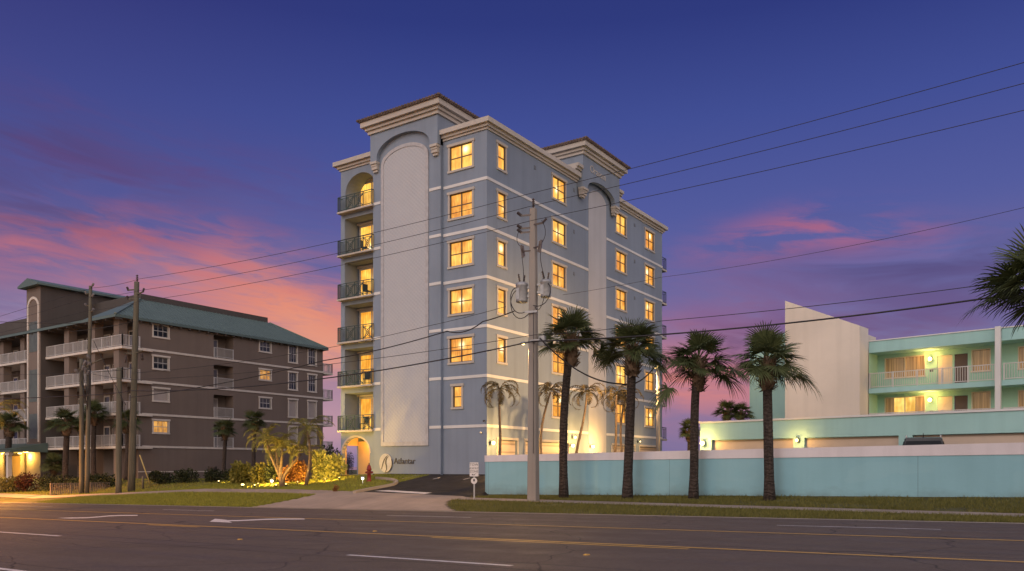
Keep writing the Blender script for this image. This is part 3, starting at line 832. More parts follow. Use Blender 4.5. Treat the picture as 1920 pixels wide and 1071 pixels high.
# vents high on the flank
M['vent'] = plain('vent_grey', (.14, .16, .19, 1), .6)
for b in FL:
    for y in (5.4, 10.6, 20.6): mb = MB(); mb.box(0.0, .03, y - .11, y + .11, b + 2.15, b + 2.4); mb.build('vent', M['vent'], bld)
# dark joint at the foot of the wall
mb = MB(); mb.box(-12.5, -9.2, -.02, .0, -.3, .05) if False else None; mb.box(-9.2, -3.4, -.27, -.25, -.3, .07); mb.box(-3.4, .0, -.02, 0, -.3, .07); mb.build('plinth', M['black'], bld)
# emblem and name
emb = MB(); prof = [(.62 * math.cos(6.28318 * k / 32), .62 * math.sin(6.28318 * k / 32)) for k in range(32)]
emp = lambda u, w, d: (-8.02 + u * .92, -.25 + d, .78 + w)
emb.prism(prof, emp, -.06, 0)
eo = emb.build('emblem', M['emblem'], bld)
sw = MB()
def swoosh(pts, wd):
    for k in range(len(pts) - 1):
        (a, b), (c, d) = pts[k], pts[k + 1]; w0, w1 = wd[k], wd[k + 1]
        sw.prism([(a - w0, b), (a + w0, b), (c + w1, d), (c - w1, d)], emp, -.085, -.055)
swoosh([(-.38, -.42), (-.30, -.2), (-.2, .05), (-.08, .25), (.1, .42), (.27, .5)], [.015, .03, .04, .045, .04, .01])
swoosh([(-.02, -.6), (.12, -.42), (.10, -.2), (.02, .0), (.05, .2), (.18, .36), (.34, .44)], [.02, .035, .05, .055, .05, .035, .01])
ringo = [(.66 * math.cos(a), .66 * math.sin(a)) for a in [R(-95 + 9 * k) for k in range(14)]]
for (a, b), (c, d) in zip(ringo, ringo[1:]): sw.prism([(a, b), (c, d), (c * .92, d * .92), (a * .92, b * .92)], emp, -.08, -.05)
sw.build('swoosh', M['letter'], eo)
text_mesh('lettering', 'Atlantar', .56, M['letter'], bld, (-7.32, -.262, .72), (R(90), 0, 0), .03)
# cameras and small fittings on the front
mb = MB(); mb.ball((-.42, -.07, 2.62), .07); mb.box(-.47, -.37, -.07, 0, 2.6, 2.68); mb.box(-.30, -.1, -.2, -.04, 2.95, 3.03) if False else None
mb.build('camera', M['white_metal'], bld)
mb = MB(); mb.bar((-.16, -.04, 3.33), (-.05, -.30, 3.28), .07, .07); mb.build('camera', M['black'], bld)

# ------------------------------------------------------------------ lamps
def point(parent, loc, power, col=(1, .62, .22), rad=.08, name='bulb'):
    l = bpy.data.lights.new(name, 'POINT'); l.energy = power; l.color = col; l.shadow_soft_size = rad
    o = bpy.data.objects.new(name, l); COL.objects.link(o); o.parent = parent; o.location = loc
    return o
def spot(parent, loc, target, power, col, angle=110, blend=.6, rad=.05):
    l = bpy.data.lights.new('bulb', 'SPOT'); l.energy = power; l.color = col; l.spot_size = R(angle); l.spot_blend = blend; l.shadow_soft_size = rad
    o = bpy.data.objects.new('bulb', l); COL.objects.link(o); o.parent = parent; o.location = loc
    o.rotation_euler = (Vector(target) - Vector(loc)).to_track_quat('-Z', 'Y').to_euler()
    return o
WARM = (1., .56, .15)
def wall_lamp(loc, rz, label, power, group, glow=.11, off=.6):
    """bracket, backplate and a glowing globe standing off a wall; local -Y points away from the wall"""
    t = thing('wall_lamp', label, 'lamp', loc, rz, group)
    mb = MB(); mb.box(-.07, .07, -.03, 0, -.12, .12); mb.bar((0, -.03, .0), (0, -.2, .04), .03); mb.lathe([(.02, .19), (.1, .15), (.1, .13)], (0, -.24, 0), 10); mb.build('bracket', M['iron'], t)
    g = MB(); g.ball((0, -.24, 0), glow, 12, 8, 1.1); g.build('globe', M['lamp'], t)
    point(t, (0, -off, .05), power, WARM, .1)
    return t
for y, z, lb, pw in ((.30, 1.98, 'bright lamp at the near corner of the blue tower flank', 120),
                     (9.98, 2.02, 'lower of two close lamps by the wide garage door', 130),
                     (12.95, 2.02, 'lamp at the foot of the pale flank strip', 190),
                     (21.1, 2.6, 'faint lamp near the far end of the tower flank', 30)):
    wall_lamp((BX + .03, BY + y, BZ + z), R(90), lb, pw * 3.5, 'wall lamps along the tower flank', .11 if pw > 50 else .04, 1.5)
tl = wall_lamp((BX + .03, BY + 10.3, BZ + 2.62), R(90), 'dimmer upper lamp above its twin by the garage', 50, 'wall lamps along the tower flank', .08)
# lamp inside the passage
t = thing('ceiling_lamp', 'warm ceiling light glowing inside the archway', 'lamp', (BX - 11.0, BY + .9, BZ + 2.5))
mb = MB(); mb.lathe([(.13, 0), (.12, -.06), (.02, -.09)], (0, 0, 0), 12); mb.build('shade', M['lamp'], t); point(t, (0, 0, -.3), 110, (1, .52, .10), .1)

# ------------------------------------------------------------------ the brown block on the left
LX, LY, LZ = -69.4, 41.2, .46
br = thing('apartment_block', 'brown stucco apartment block with green metal roof and white galleries', 'building', (LX, LY, LZ))
LF = [3.0, 6.0, 9.0, 12.0]; EV = 14.75
mb = MB(); hol = []
BW = []
for i, b in enumerate(LF):
    BW.append((2.25, 1.5, b + 1.32, 1.12)); hol.append((1.5, 3.0, b + 1.32, b + 2.44, .14, False))
for i, b in enumerate(LF[1:]):
    hol.append((13.55, 14.95, b + 1.38, b + 2.42, .14, False))
    for c in (17.98, 20.73): hol.append((c - .55, c + .55, b + .65, b + 2.5, .14, False))
for c in (17.98, 20.73): hol.append((c - .55, c + .55, LF[0] + .65, LF[0] + 2.5, .14, False))
for b in LF: hol.append((7.95, 10.25, b + .02, b + 2.35, 1.3, True))
wall(mb, 0, 22.35, -.6, EV, sm(0), hol)
mb.poly([(0, 22.35, -.6), (-40, 22.35, -.6), (-40, 22.35, EV), (0, 22.35, EV)])
mb.poly([(-40, 1.2, -.6), (0, 1.2, -.6), (0, 1.2, EV), (-40, 1.2, EV)])
mb.poly([(-.3, 0, -.6), (0, 0, -.6), (0, 0, EV), (-.3, 0, EV)])
mb.poly([(-.3, 0, -.6), (-.3, 0, EV), (-.3, 1.2, EV), (-.3, 1.2, -.6)])
mb.build('wall', M['brown'], br)
for b in LF:
    mb = MB(); mb.box(0.0, .06, 0.36, 22.40, b - .11, b + .08); mb.build('storey_band', M['trim_white'], br)
mb = MB(); mb.box(0, .03, 0, 22.34, .62, .7); mb.build('base_band', M['trim_white'], br)
blind = M['pane_dim']
for i, b in enumerate(LF):
    st = ('lit', 'shut', 'dark', 'dark')[i]
    window(br, (0, 2.25, b + 1.32), R(90), 1.5, 1.12, 'grid' if st != 'shut' else 'none', {'lit': M['pane_dim'], 'shut': M['shutter'], 'dark': M['pane_dark']}[st], M['trim_white'], M['white_metal'])
for i, b in enumerate(LF[1:]):
    window(br, (0, 14.25, b + 1.38), R(90), 1.4, 1.04, 'grid', (M['pane_dark'], M['pane_dim'], M['pane_dark'])[i], M['trim_white'], M['white_metal'])
    for c in (17.98, 20.73):
        window(br, (0, c, b + .65), R(90), 1.1, 1.85, 'grid' if i else 'none', M['pane_dark'] if i else M['shutter'], M['trim_white'], M['white_metal'])
for c in (17.98, 20.73): window(br, (0, c, LF[0] + .65), R(90), 1.1, 1.85, 'none', M['shutter'], M['trim_white'], M['white_metal'])
def white_rail(pts, z, h=1.02, step=.13, w=.03):
    mb = MB()
    for p, q in zip(pts, pts[1:]):
        p, q = Vector((*p, z)), Vector((*q, z)); L = (q - p).length; up = Vector((0, 0, 1))
        mb.bar(p + up * h, q + up * h, .07, .05); mb.bar(p + up * .1, q + up * .1, .05, .05)
        m = max(2, int(L / step)); mp_ = max(1, round(L / 1.7))
        for k in range(m + 1): mb.bar(p.lerp(q, k / m) + up * .1, p.lerp(q, k / m) + up * h, w)
        for k in range(mp_ + 1): mb.bar(p.lerp(q, k / mp_), p.lerp(q, k / mp_) + up * (h + .04), .08)
    return mb
# inset balconies on the flank
for i, b in enumerate(LF):
    mb = white_rail([(.02, 7.98), (.02, 10.22)], b + .08, .98); mb.build('railing', M['white_metal'], br)
    mb = MB(); mb.box(-1.28, -1.22, 8.1, 9.3, b + .05, b + 2.1); d = mb.build('balcony_door', M['trim_white'], br)
    p = MB(); p.poly([(0, -.48, 0), (0, .48, 0), (0, .48, 1.85), (0, -.48, 1.85)])
    p.build('pane', (M['shutter'] if i == 1 else M['pane_dark']), d, (-1.212, 8.7, b + .12))
# far end balconies
for b in LF:
    mb = MB(); mb.box(-5, .0, 22.41, 23.9, b - .2, b); s = mb.build('balcony', M['trim_white'], br)
    white_rail([(-4.9, 23.82), (-.06, 23.82), (-.06, 22.45)], b).build('railing', M['white_metal'], s)
# galleries on the front
COLX = [-12.3, -9.72, -5.0, -.92]
for i, b in enumerate(LF):
    mb = MB(); mb.box(-13.4, .35, -1.75, 1.2, b - .22, b); s = mb.build('gallery', M['trim_white'], br)
    white_rail([(-13.35, -1.66), (.27, -1.66), (.27, -.02)], b).build('railing', M['white_metal'], s)
    mb = MB(); mb.box(-32, -16.1, -1.75, 1.2, b - .22, b); s = mb.build('gallery', M['trim_white'], br)
    white_rail([(-32, -1.66), (-16.1, -1.66)], b).build('railing', M['white_metal'], s)
for x in (-9.72, -5.0, -.92, -18.6, -23.2, -28.0):
    mb = MB(); mb.box(x - .44, x + .44, -1.55, -.75, -.6, 14.6); mb.build('column', M['brown'], br)
for x in (-12.2, -7.3, -2.9, -21, -26):
    for b in LF:
        mb = MB(); mb.box(x - .55, x + .55, 1.10, 1.18, b + .02, b + 2.1); d = mb.build('gallery_door', M['trim_white'], br)
        p = MB(); p.poly([(-.42, 0, 0), (.42, 0, 0), (.42, 0, 1.8), (-.42, 0, 1.8)]); p.build('pane', M['pane_dark'], d, (x, 1.09, b + .15))
        mb = MB(); mb.box(x + 1.0, x + 2.2, 1.12, 1.18, b + .9, b + 2.1); d = mb.build('gallery_window', M['trim_white'], br)
        p = MB(); p.poly([(-.5, 0, 0), (.5, 0, 0), (.5, 0, 1.05), (-.5, 0, 1.05)]); p.build('pane', M['pane_dark'], d, (x + 1.6, 1.115, b + .97))
# stair tower
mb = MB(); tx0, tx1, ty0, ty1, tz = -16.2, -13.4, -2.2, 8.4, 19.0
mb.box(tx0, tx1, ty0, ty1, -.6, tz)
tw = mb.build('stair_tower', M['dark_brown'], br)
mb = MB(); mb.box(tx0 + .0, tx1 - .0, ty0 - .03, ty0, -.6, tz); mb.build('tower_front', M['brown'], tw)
mb = MB(); mp = fm(ty0 - .03)
oa, ia = arch_poly(tx0 + .25, tx1 - .22, 3.6, 17.0, 1.1), arch_poly(tx0 + .45, tx1 - .42, 3.6, 16.95, .9)
for k in range(1, len(oa) - 1): mb.prism([oa[k], oa[k + 1], ia[k + 1], ia[k]], mp, -.08, 0)
mb.prism([oa[0], ia[0], ia[-1], oa[-1]], mp, -.08, 0)
mb.build('arch_trim', M['trim_white'], tw)
mb = MB(); g0, g1 = tx0 + .75, tx1 - .72
for z0, z1 in ((12.6, 15.6), (7.6, 10.8), (3.9, 6.4)): mb.box(g0 - .2, g1 + .2, ty0 - .05, ty0 - .03, z0, z1)
mb.build('glass_block', plain('green_glass_block', (.09, .11, .09, 1), .3, .2, 2), tw)
def gable(name, x0, x1, y0, y1, z0, z1, parent, over=.0, thick=.22, ridge='x'):
    mb = MB(); X0, X1, Y0, Y1 = x0 - over, x1 + over, y0 - over, y1 + over
    if ridge == 'y':
        c = (X0 + X1) / 2; sec = [(X0, z0), (c - .01, z1), (X1, z0), (X1, z0 - thick), (X0, z0 - thick)]
        mb.prism(sec, lambda u, w, d: (u, d, w), Y0, Y1)
    else:
        c = (Y0 + Y1) / 2; sec = [(Y0, z0), (c, z1), (Y1, z0), (Y1, z0 - thick), (Y0, z0 - thick)]
        mb.prism(sec, lambda u, w, d: (d, u, w), X0, X1)
    return mb.build(name, M['green_roof'], parent)
gable('roof', tx0, tx1, ty0, ty1 + 2.2, tz + .22, tz + .85, tw, .62, .2, 'y')
# main roof: hip with standing seams, low parapet ridge behind
mb = MB(); o = .45; e = EV
A = [(-40, -2.4, e), (o, -2.4, e), (o, 22.35 + o, e), (-40, 22.35 + o, e)]
B = [(-40, 2.9, 17.55), (-4.6, 2.9, 17.55), (-4.6, 18.6, 17.55), (-40, 18.6, 17.55)]
for k in (1, 2): mb.poly([A[k], A[(k + 1) % 4], B[(k + 1) % 4], B[k]])
mb.poly(B)
mb.poly([(-5.2, -2.4, e), A[1], B[1], (-5.2, 2.9, 17.55)]); mb.poly([(-5.2, -2.4, e), (-5.2, 2.9, 17.55), (-5.2, 2.9, e)]); mb.poly([(-40, -2.4, e + .02), (-5.2, -2.4, e + .02), (-5.2, 2.9, e + .02), (-40, 2.9, e + .02)])
mb.poly([(A[0][0], A[0][1], e - .25), (A[1][0], A[1][1], e - .25), A[1], A[0]]); mb.poly([(o, -2.4, e - .25), (o, 22.35 + o, e - .25), A[2], A[1]]); mb.poly([(o, 22.8, e - .25), (-40, 22.8, e - .25), A[3], A[2]])
a, b, c, d = [Vector(v) for v in (A[1], A[2], B[2], B[1])]
n = 58
for k in range(1, n):
    f = k / n; p = a.lerp(b, f); y = p.y
    q = Vector((-4.6, y, 17.55)) if 2.9 < y < 18.6 else (a.lerp(Vector(B[1]), (y + 2.4) / 5.3) if y <= 2.9 else b.lerp(Vector(B[2]), (22.8 - y) / 4.2))
    mb.bar(p + Vector((0, 0, .02)), q + Vector((0, 0, .02)), .05, .06)
mb.bar(Vector(A[1]) + Vector((0, 0, .03)), Vector(B[1]) + Vector((0, 0, .03)), .25, .1); mb.bar(Vector(A[2]) + Vector((0, 0, .03)), Vector(B[2]) + Vector((0, 0, .03)), .25, .1)
rf = mb.build('roof', M['green_roof'], br)
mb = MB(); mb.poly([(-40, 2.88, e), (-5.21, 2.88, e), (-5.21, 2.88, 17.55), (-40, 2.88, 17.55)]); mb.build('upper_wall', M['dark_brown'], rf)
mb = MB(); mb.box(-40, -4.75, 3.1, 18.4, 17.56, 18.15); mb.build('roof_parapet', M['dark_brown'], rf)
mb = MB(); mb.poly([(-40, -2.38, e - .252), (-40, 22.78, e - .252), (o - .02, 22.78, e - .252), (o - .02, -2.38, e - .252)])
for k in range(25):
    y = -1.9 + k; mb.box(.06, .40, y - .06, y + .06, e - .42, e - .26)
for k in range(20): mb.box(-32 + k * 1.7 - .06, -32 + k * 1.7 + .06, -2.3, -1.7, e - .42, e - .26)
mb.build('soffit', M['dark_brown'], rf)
# porch at the left with glowing bays and a shallow canopy
mb = MB(); mb.box(-36, -12.9, -5.2, -1.76, 2.55, 2.8); mb.prism([(-5.35, 2.8), (-1.76, 3.5), (-1.76, 2.8)], lambda u, w, d: (d, u, w), -36, -12.9); mb.build('canopy', M['green_roof'], br)
for x in (-14, -16.6, -19.2, -21.8, -24.4, -27):
    mb = MB(); mb.box(x - .18, x + .18, -5.0, -4.64, -.6, 2.55); mb.box(x - .45, x + .45, -5.02, -4.62, 2.25, 2.549); mb.build('porch_post', M['trim_white'], br)
mb = MB()
for x in (-15.3, -17.9, -20.5, -23.1, -25.7): mb.box(x - 1.1, x + 1.1, 1.0, 1.05, -.3, 2.3)
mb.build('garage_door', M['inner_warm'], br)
for k, x in enumerate((-15.5, -19.4, -23.6)):
    t = thing('ceiling_lamp', ('porch ceiling light nearest the stair tower', 'middle porch ceiling light of the brown block', 'porch ceiling light at the left edge')[k], 'lamp', (LX + x, LY - 3.2, LZ + 2.5), 0, 'porch lights of the brown block')
    mb = MB(); mb.lathe([(.16, 0), (.15, -.08), (.03, -.12)], (0, 0, 0), 12); mb.build('shade', M['lamp'], t); point(t, (0, .6, -.35), 800, (1, .56, .1), .15)
# ground floor door
mb = MB(); mb.box(-3.6, -2.4, 1.08, 1.19, 0, 2.2); d = mb.build('door', M['trim_white'], br)
mb = MB(); mb.box(-3.45, -2.55, 1.05, 1.08, .05, 2.05); mb.build('door_leaf', M['door_brown'], d)

# ------------------------------------------------------------------ garden wall along the path
WX0, WY = -24.2, 33.5
gw = thing('garden_wall', 'long turquoise wall with a wide pale top band beside the path', 'wall', (WX0, WY, 0))
xs = frange(0, 50, 2.5); mb = MB(); cp = MB()
topz = lambda x: 2.18 + .0117 * x
n = len(xs)
fb = []
for x in xs:
    zb, zt = H(WX0 + x, WY - .05) - .3, topz(x); fb.append((x, zb, zt))
for (x, b, t), (x2, b2, t2) in zip(fb, fb[1:]):
    k, k2 = .33 + .004 * x, .33 + .004 * x2
    mb.poly([(x, 0, b), (x2, 0, b2), (x2, 0, t2 - k2), (x, 0, t - k)]); mb.poly([(x2, .24, b2), (x, .24, b), (x, .24, t - k), (x2, .24, t2 - k2)])
    cp.poly([(x, -.03, t - k), (x2, -.03, t2 - k2), (x2, -.03, t2), (x, -.03, t)]); cp.poly([(x, -.03, t), (x2, -.03, t2), (x2, .27, t2), (x, .27, t)])
    cp.poly([(x2, .27, t2 - k2), (x, .27, t - k), (x, .27, t), (x2, .27, t2)]); cp.poly([(x2, -.03, t2 - k2), (x, -.03, t - k), (x, .27, t - k), (x2, .27, t2 - k2)])
# rounded left end and short return towards the tower
for mbx, r0, r1, lo, hi in ((mb, 0, 0, -.3, 1.85), (cp, -.03, .0, 1.85, 2.18)):
    q = []
    for k in range(7):
        a = R(270 - 15 * k); q.append((.0 + (.45 - r0) * math.cos(a) , .45 + (.45 - r0) * math.sin(a)))
    q += [(-.45 + r0, 5.2)]
    for (x, y), (x2, y2) in zip(q, q[1:]): mbx.poly([(x2, y2, lo), (x, y, lo), (x, y, hi), (x2, y2, hi)])
    mbx.poly([(x, y, hi) for x, y in q] + [(0.0, 5.2, hi), (.0, .24, hi)][:1] + [(.0, .3, hi)])
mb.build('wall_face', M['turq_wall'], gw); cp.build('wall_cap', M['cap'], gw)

# ------------------------------------------------------------------ motel and its garage row
MR = R(-8.684)
GXY = at_depth(1313, 875, 45); GX, GY = GXY.x, GXY.y
gar = thing('garage_row', 'low turquoise row of garages with wide tan doors behind the wall', 'garage', (GX, GY, 1.05), MR)
DO = [(.70, 5.40), (5.98, 10.54), (11.15, 16.0), (16.7, 21.4), (22.0, 26.7)]
mb = MB(); wall(mb, 0, 34, -.2, 2.98, lambda u, w, d: (u, d, w), [(a, b, 0, 2.03, .28, True) for a, b in DO])
mb.poly([(0, 0, -.2), (0, 0, 2.98), (0, 11, 2.98), (0, 11, -.2)]); mb.poly([(0, 0, 2.98), (34, 0, 2.98), (34, 11, 2.98), (0, 11, 2.98)]); mb.poly([(34, 0, -.2), (34, 11, -.2), (34, 11, 2.98), (34, 0, 2.98)])
mb.build('wall', M['turq'], gar)
for a, b in DO:
    mb = MB(); mb.box(a + .02, b - .02, .20, .26, 0, 2.0); mb.build('garage_door', M['garage_slat'], gar)
mb = MB(); mb.box(-.06, 34.06, -.06, .3, 2.983, 3.08); mb.box(-.06, .3, .3, 11, 2.983, 3.08); mb.build('coping', M['white_band'], gar)
c_, s_ = math.cos(MR), math.sin(MR)
def gl(u, v, z): return (GX + c_ * u - s_ * v, GY + s_ * u + c_ * v, 1.05 + z)
wall_lamp(gl(.28, -.02, 1.86), MR, 'bright lamp at the left corner of the garage row', 170, 'lamps on the garage row', .12)
wall_lamp(gl(5.70, -.02, 1.9), MR, 'small lamp between the first two garage doors', 60, 'lamps on the garage row', .07)

MXY = at_depth(1632, 875, 55.7); MX, MY = MXY.x, MXY.y
mo = thing('motel', 'mint green motel with two lit balcony storeys and a white slant-topped stair tower', 'building', (MX, MY, 1.05), MR)
mp0 = lambda yo: (lambda u, w, d: (u, yo + d, w))
S1, S2, SF, RT = 3.2, 6.0, 8.5, 9.28
mb = MB(); D = 1.75
hol = []
for b in (S1, S2):
    for u0 in (0, 8.15, 16.3):
        hol += [(u0 + .45, u0 + 3.0, b + .85, b + 2.2, .1, False), (u0 + 5.95, u0 + 6.95, b + .9, b + 2.25, .1, False), (u0 + 3.82, u0 + 4.74, b + .02, b + 2.12, .08, False), (u0 + 4.86, u0 + 5.66, b + .02, b + 2.12, .08, False)]
wall(mb, -.6, 26, 0, SF, mp0(D), hol)
mb.poly([(-.1, 0, 0), (-.1, D, 0), (-.1, D, SF), (-.1, 0, SF)])
mb.build('back_wall', M['mint'], mo)
mb = MB(); mb.box(-.1, 26, -.05, D + 6, S2 - .34, S2); mb.box(-.1, 26, -.05, D + 6, S1 - .34, S1); mb.box(-.1, 26, .0, D + 7, SF, RT); mb.build('slab', M['turq'], mo)
mb = MB(); mb.box(-.16, 26, -.06, .25, RT + .003, RT + .07); mb.build('coping', M['white_band'], mo)
for u0 in (7.82, 15.97, 24.1):
    mb = MB(); mb.box(u0 - .15, u0 + .15, -.35, -.051, 0, RT + .1); mb.build('column', M['white_band'], mo)
for b in (S1, S2):
    for u0 in (0, 8.15, 16.3):
        white_rail([(u0 - .05, .05), (u0 + 7.6, .05)], b, 1.05, .14, .028).build('railing', M['white_metal'], mo)
        mb = MB(); y = D
        for a, c, d0, d1 in ((.45, 3.0, .85, 2.2), (5.95, 6.95, .9, 2.25)):
            mb.box(u0 + a - .06, u0 + a, y - .03, y + .09, b + d0 - .06, b + d1 + .06); mb.box(u0 + c, u0 + c + .06, y - .03, y + .09, b + d0 - .06, b + d1 + .06)
            mb.box(u0 + a, u0 + c, y - .03, y + .09, b + d1, b + d1 + .06); mb.box(u0 + a - .1, u0 + c + .1, y - .06, y + .09, b + d0 - .1, b + d0 - .061 + .06)
        mb.box(u0 + 1.70, u0 + 1.76, y + .01, y + .08, b + .85, b + 2.2)
        f = mb.build('window', M['sash'] if False else M['door_white'], mo)
        for a, c, d0, d1 in ((.45, 3.0, .85, 2.2), (5.95, 6.95, .9, 2.25)):
            litroom = b == S1 and u0 == 0 and a == .45
            if litroom:
                for (e0, e1, mm) in ((a, a + .55, 'curtain'), (a + .55, c - .62, 'pane_room'), (c - .62, c, 'curtain')):
                    p = MB(); w2 = (e1 - e0) / 2; p.poly([(-w2, 0, 0), (w2, 0, 0), (w2, 0, d1 - d0), (-w2, 0, d1 - d0)]); p.build('pane' if mm == 'pane_room' else 'curtain', M[mm], f, (u0 + (e0 + e1) / 2, y + .095, b + d0))
            else:
                p = MB(); w2 = (c - a) / 2; p.poly([(-w2, 0, 0), (w2, 0, 0), (w2, 0, d1 - d0), (-w2, 0, d1 - d0)]); p.build('curtain', M['curtain'], f, (u0 + (a + c) / 2, y + .095, b + d0))
        mb = MB(); mb.box(u0 + 3.84, u0 + 4.72, y + .03, y + .075, b + .02, b + 2.1); mb.box(u0 + 4.15, u0 + 4.42, y + .01, y + .03, b + 1.5, b + 1.56); mb.build('door', M['door_white'], mo, None)
        mb = MB(); mb.box(u0 + 4.88, u0 + 5.64, y + .03, y + .075, b + .02, b + 2.1); mb.build('screen_door', M['door_brown'], mo)
        mb = MB(); mb.box(u0 + 3.32, u0 + 3.56, y - .02, y, b + 1.05, b + 1.2); mb.build('number_plate', M['letter'], mo)
# white stair tower with slanted top, and the wing behind it
mb = MB()
mb.prism([(-5.4, -1), (-.12, -1), (-.12, 10.2), (-5.4, 12.65)], lambda u, w, d: (u, d, w), -1.75, -.06)
mb.prism([(-5.4, -1), (-.62, -1), (-.62, 10.0), (-5.4, 12.3)], lambda u, w, d: (u, d, w), -.06, 3.0)
st = mb.build('stair_tower', M['tower_white'], mo)
mb = MB(); mb.box(-11.0, -5.41, 4.0, 12, -1, 10.55); mb.prism([(-11.0, 10.55), (-5.41, 10.55), (-5.41, 11.5), (-8.2, 11.3)], lambda u, w, d: (u, d, w), 4.0, 5.0); mb.build('wing', M['turq'], mo)
cm, smn = math.cos(MR), math.sin(MR)
def ml(u, v, z): return (MX + cm * u - smn * v, MY + smn * u + cm * v, 1.05 + z)
for (u, b, lb, pw) in ((3.42, S2, 'upper balcony lamp beside the white motel door', 115), (3.42, S1, 'lower balcony lamp beside the white motel door', 115)):
    wall_lamp(ml(u, D - .02, b + 1.9), MR, lb, pw, 'balcony lamps of the motel', .13, .45)
for (u, b, lb) in ((11.6, S2, 'upper balcony lamp beyond the white motel column'), (11.6, S1, 'lower balcony lamp beyond the white motel column')):
    wall_lamp(ml(u, D - .02, b + 1.9), MR, lb, 40, 'balcony lamps of the motel', .13)

# ------------------------------------------------------------------ poles
def sag_wire(name, label, pts, sag, r, group='overhead wires along the pole line', mat=None):
    """pts: support points; a hanging curve between each neighbouring pair"""
    if not hasattr(sag, '__len__'): sag = [sag] * (len(pts) - 1)
    P = []
    for k in range(len(pts) - 1):
        a, b = Vector(pts[k]), Vector(pts[k + 1]); m = 18
        for j in range(m + (k == len(pts) - 2)):
            f = j / m; p = a.lerp(b, f); p.z -= sag[k] * 4 * f * (1 - f); P.append(p)
    mb = MB(); mb.tube(P, r, 5); o = mb.build(name, mat or M['wire']); tag(o, label, 'cable', group); return o

pb = ground(1000, 940); PX, PY, PZ = pb.x, pb.y, pb.z
PT = at_depth(999, 372, 34.6).z - PZ
pole = thing('utility_pole', 'tall square concrete power pole carrying two transformers by the path', 'pole', (PX, PY, PZ), R(8))
mb = MB(); n = 8; prof = []
for k in range(n):
    z0, z1 = PT * k / n - (.2 if k == 0 else 0), PT * (k + 1) / n
    f0, f1 = k / n, (k + 1) / n; w0, w1 = .245 - .095 * f0, .245 - .095 * f1
    pass
def chamf(w): c = .035; return [(-w + c, -w), (w - c, -w), (w, -w + c), (w, w - c), (w - c, w), (-w + c, w), (-w, w - c), (-w, -w + c)]
rings = []
for k in range(n + 1):
    f = k / n; rings.append([mb.vert((x, y, PT * f - (.2 if k == 0 else 0))) for x, y in chamf(.222 - .085 * f)])
for a, b in zip(rings, rings[1:]):
    for j in range(8): mb.face([a[j], a[(j + 1) % 8], b[(j + 1) % 8], b[j]])
mb.face(rings[-1]); mb.build('shaft', M['concrete_pole'], pole)
def hz(py): return at_depth(1000, py, 34.6).z - PZ
def insulator(mb, p, d, L=.3, r=.055, own=None):
    if own is not None:
        mb = MB(); insulator(mb, p, d, L, r); return mb.build('insulator', own[1], own[0])
    p, d = Vector(p), Vector(d).normalized()
    mb.tube([p, p + d * L], r * .45, 6)
    for k in range(4): q = p + d * (L * (.2 + .22 * k)); mb.tube([q - d * .012, q + d * .02], r, 8)
PO = (pole, M['ceramic']); insulator(None, (0, 0, PT + .02), (0, 0, 1), .45, .07, PO)
for z, s in ((hz(385), -1), (hz(405), 1), (hz(410), -1), (hz(418), -1)):
    mb = MB(); mb.bar((0, -.1, z), (s * .55, -.15, z + .02), .07, .07); mb.build('cross_arm', M['ceramic'], pole); insulator(None, (s * .5, -.15, z), (s * .6, 0, .5), .3, .07, PO)
def transformer(x, y, z, r, h, lb):
    t = MB(); t.lathe([(r * .9, -.02), (r * .96, 0), (r, .05), (r, h * .72), (r * 1.05, h * .74), (r * 1.05, h * .80), (r * .98, h * .83), (r * .8, h * .9), (r * .2, h * .93)], (x, y, z), 18)
    t.bar((x * .3, y * .3, z + h * .25), (x * .8, y * .8, z + h * .25), .12, .1); t.bar((x * .3, y * .3, z + h * .65), (x * .8, y * .8, z + h * .65), .12, .1)
    for k in range(5): t.bar((x + r * .9 * math.cos(3.6 + k * .25), y + r * 1.02 * math.sin(3.6 + k * .25), z + h * .1), (x + r * .9 * math.cos(3.6 + k * .25), y + r * 1.02 * math.sin(3.6 + k * .25), z + h * .6), .03, .05)
    o = t.build('transformer', M['steel'], pole); o['label'] = lb
    b = MB(); insulator(b, (x - .09, y, z + h * .9), (-.2, 0, 1), .42, .05); insulator(b, (x + .1, y, z + h * .9), (.15, 0, 1), .32, .05); b.build('bushing', M['ceramic'], o)
transformer(-.52, -.12, hz(553), .27, .98, 'left transformer can'); transformer(.55, .15, hz(545), .24, .86, 'right transformer can')
for s, zz in ((-1, hz(455)), (1, hz(450))):
    mb = MB(); mb.bar((0, -.1, zz), (s * .35, -.2, zz), .06); mb.bar((s * .42, -.22, zz - .28), (s * .5, -.22, zz + .28), .07, .09); mb.bar((s * .33, -.22, zz - .24), (s * .41, -.22, zz + .24), .05)
    insulator(mb, (s * .36, -.22, zz - .1), (s * .3, 0, .6), .25, .06); mb.build('fuse_cutout', M['ceramic'], pole)
mb = MB()
def loop(pts, r=.014): mb.tube(pts, r, 5)
def bez(a, b, c, d, n=12):
    a, b, c, d = map(Vector, (a, b, c, d)); return [a * (1 - t) ** 3 + b * 3 * t * (1 - t) ** 2 + c * 3 * t * t * (1 - t) + d * t ** 3 for t in [k / n for k in range(n + 1)]]
loop(bez((-.5, -.2, hz(405)), (-.9, -.2, hz(430)), (-.7, -.2, hz(440)), (-.46, -.22, hz(448)))); loop(bez((-.46, -.22, hz(466)), (-.4, -.2, hz(490)), (-.35, -.2, hz(500)), (-.45, -.15, hz(520))))
loop(bez((.5, -.2, hz(400)), (.8, -.2, hz(420)), (.7, -.2, hz(435)), (.5, -.22, hz(444)))); loop(bez((.46, -.22, hz(462)), (.4, -.2, hz(480)), (.45, .1, hz(495)), (.5, .15, hz(510))))
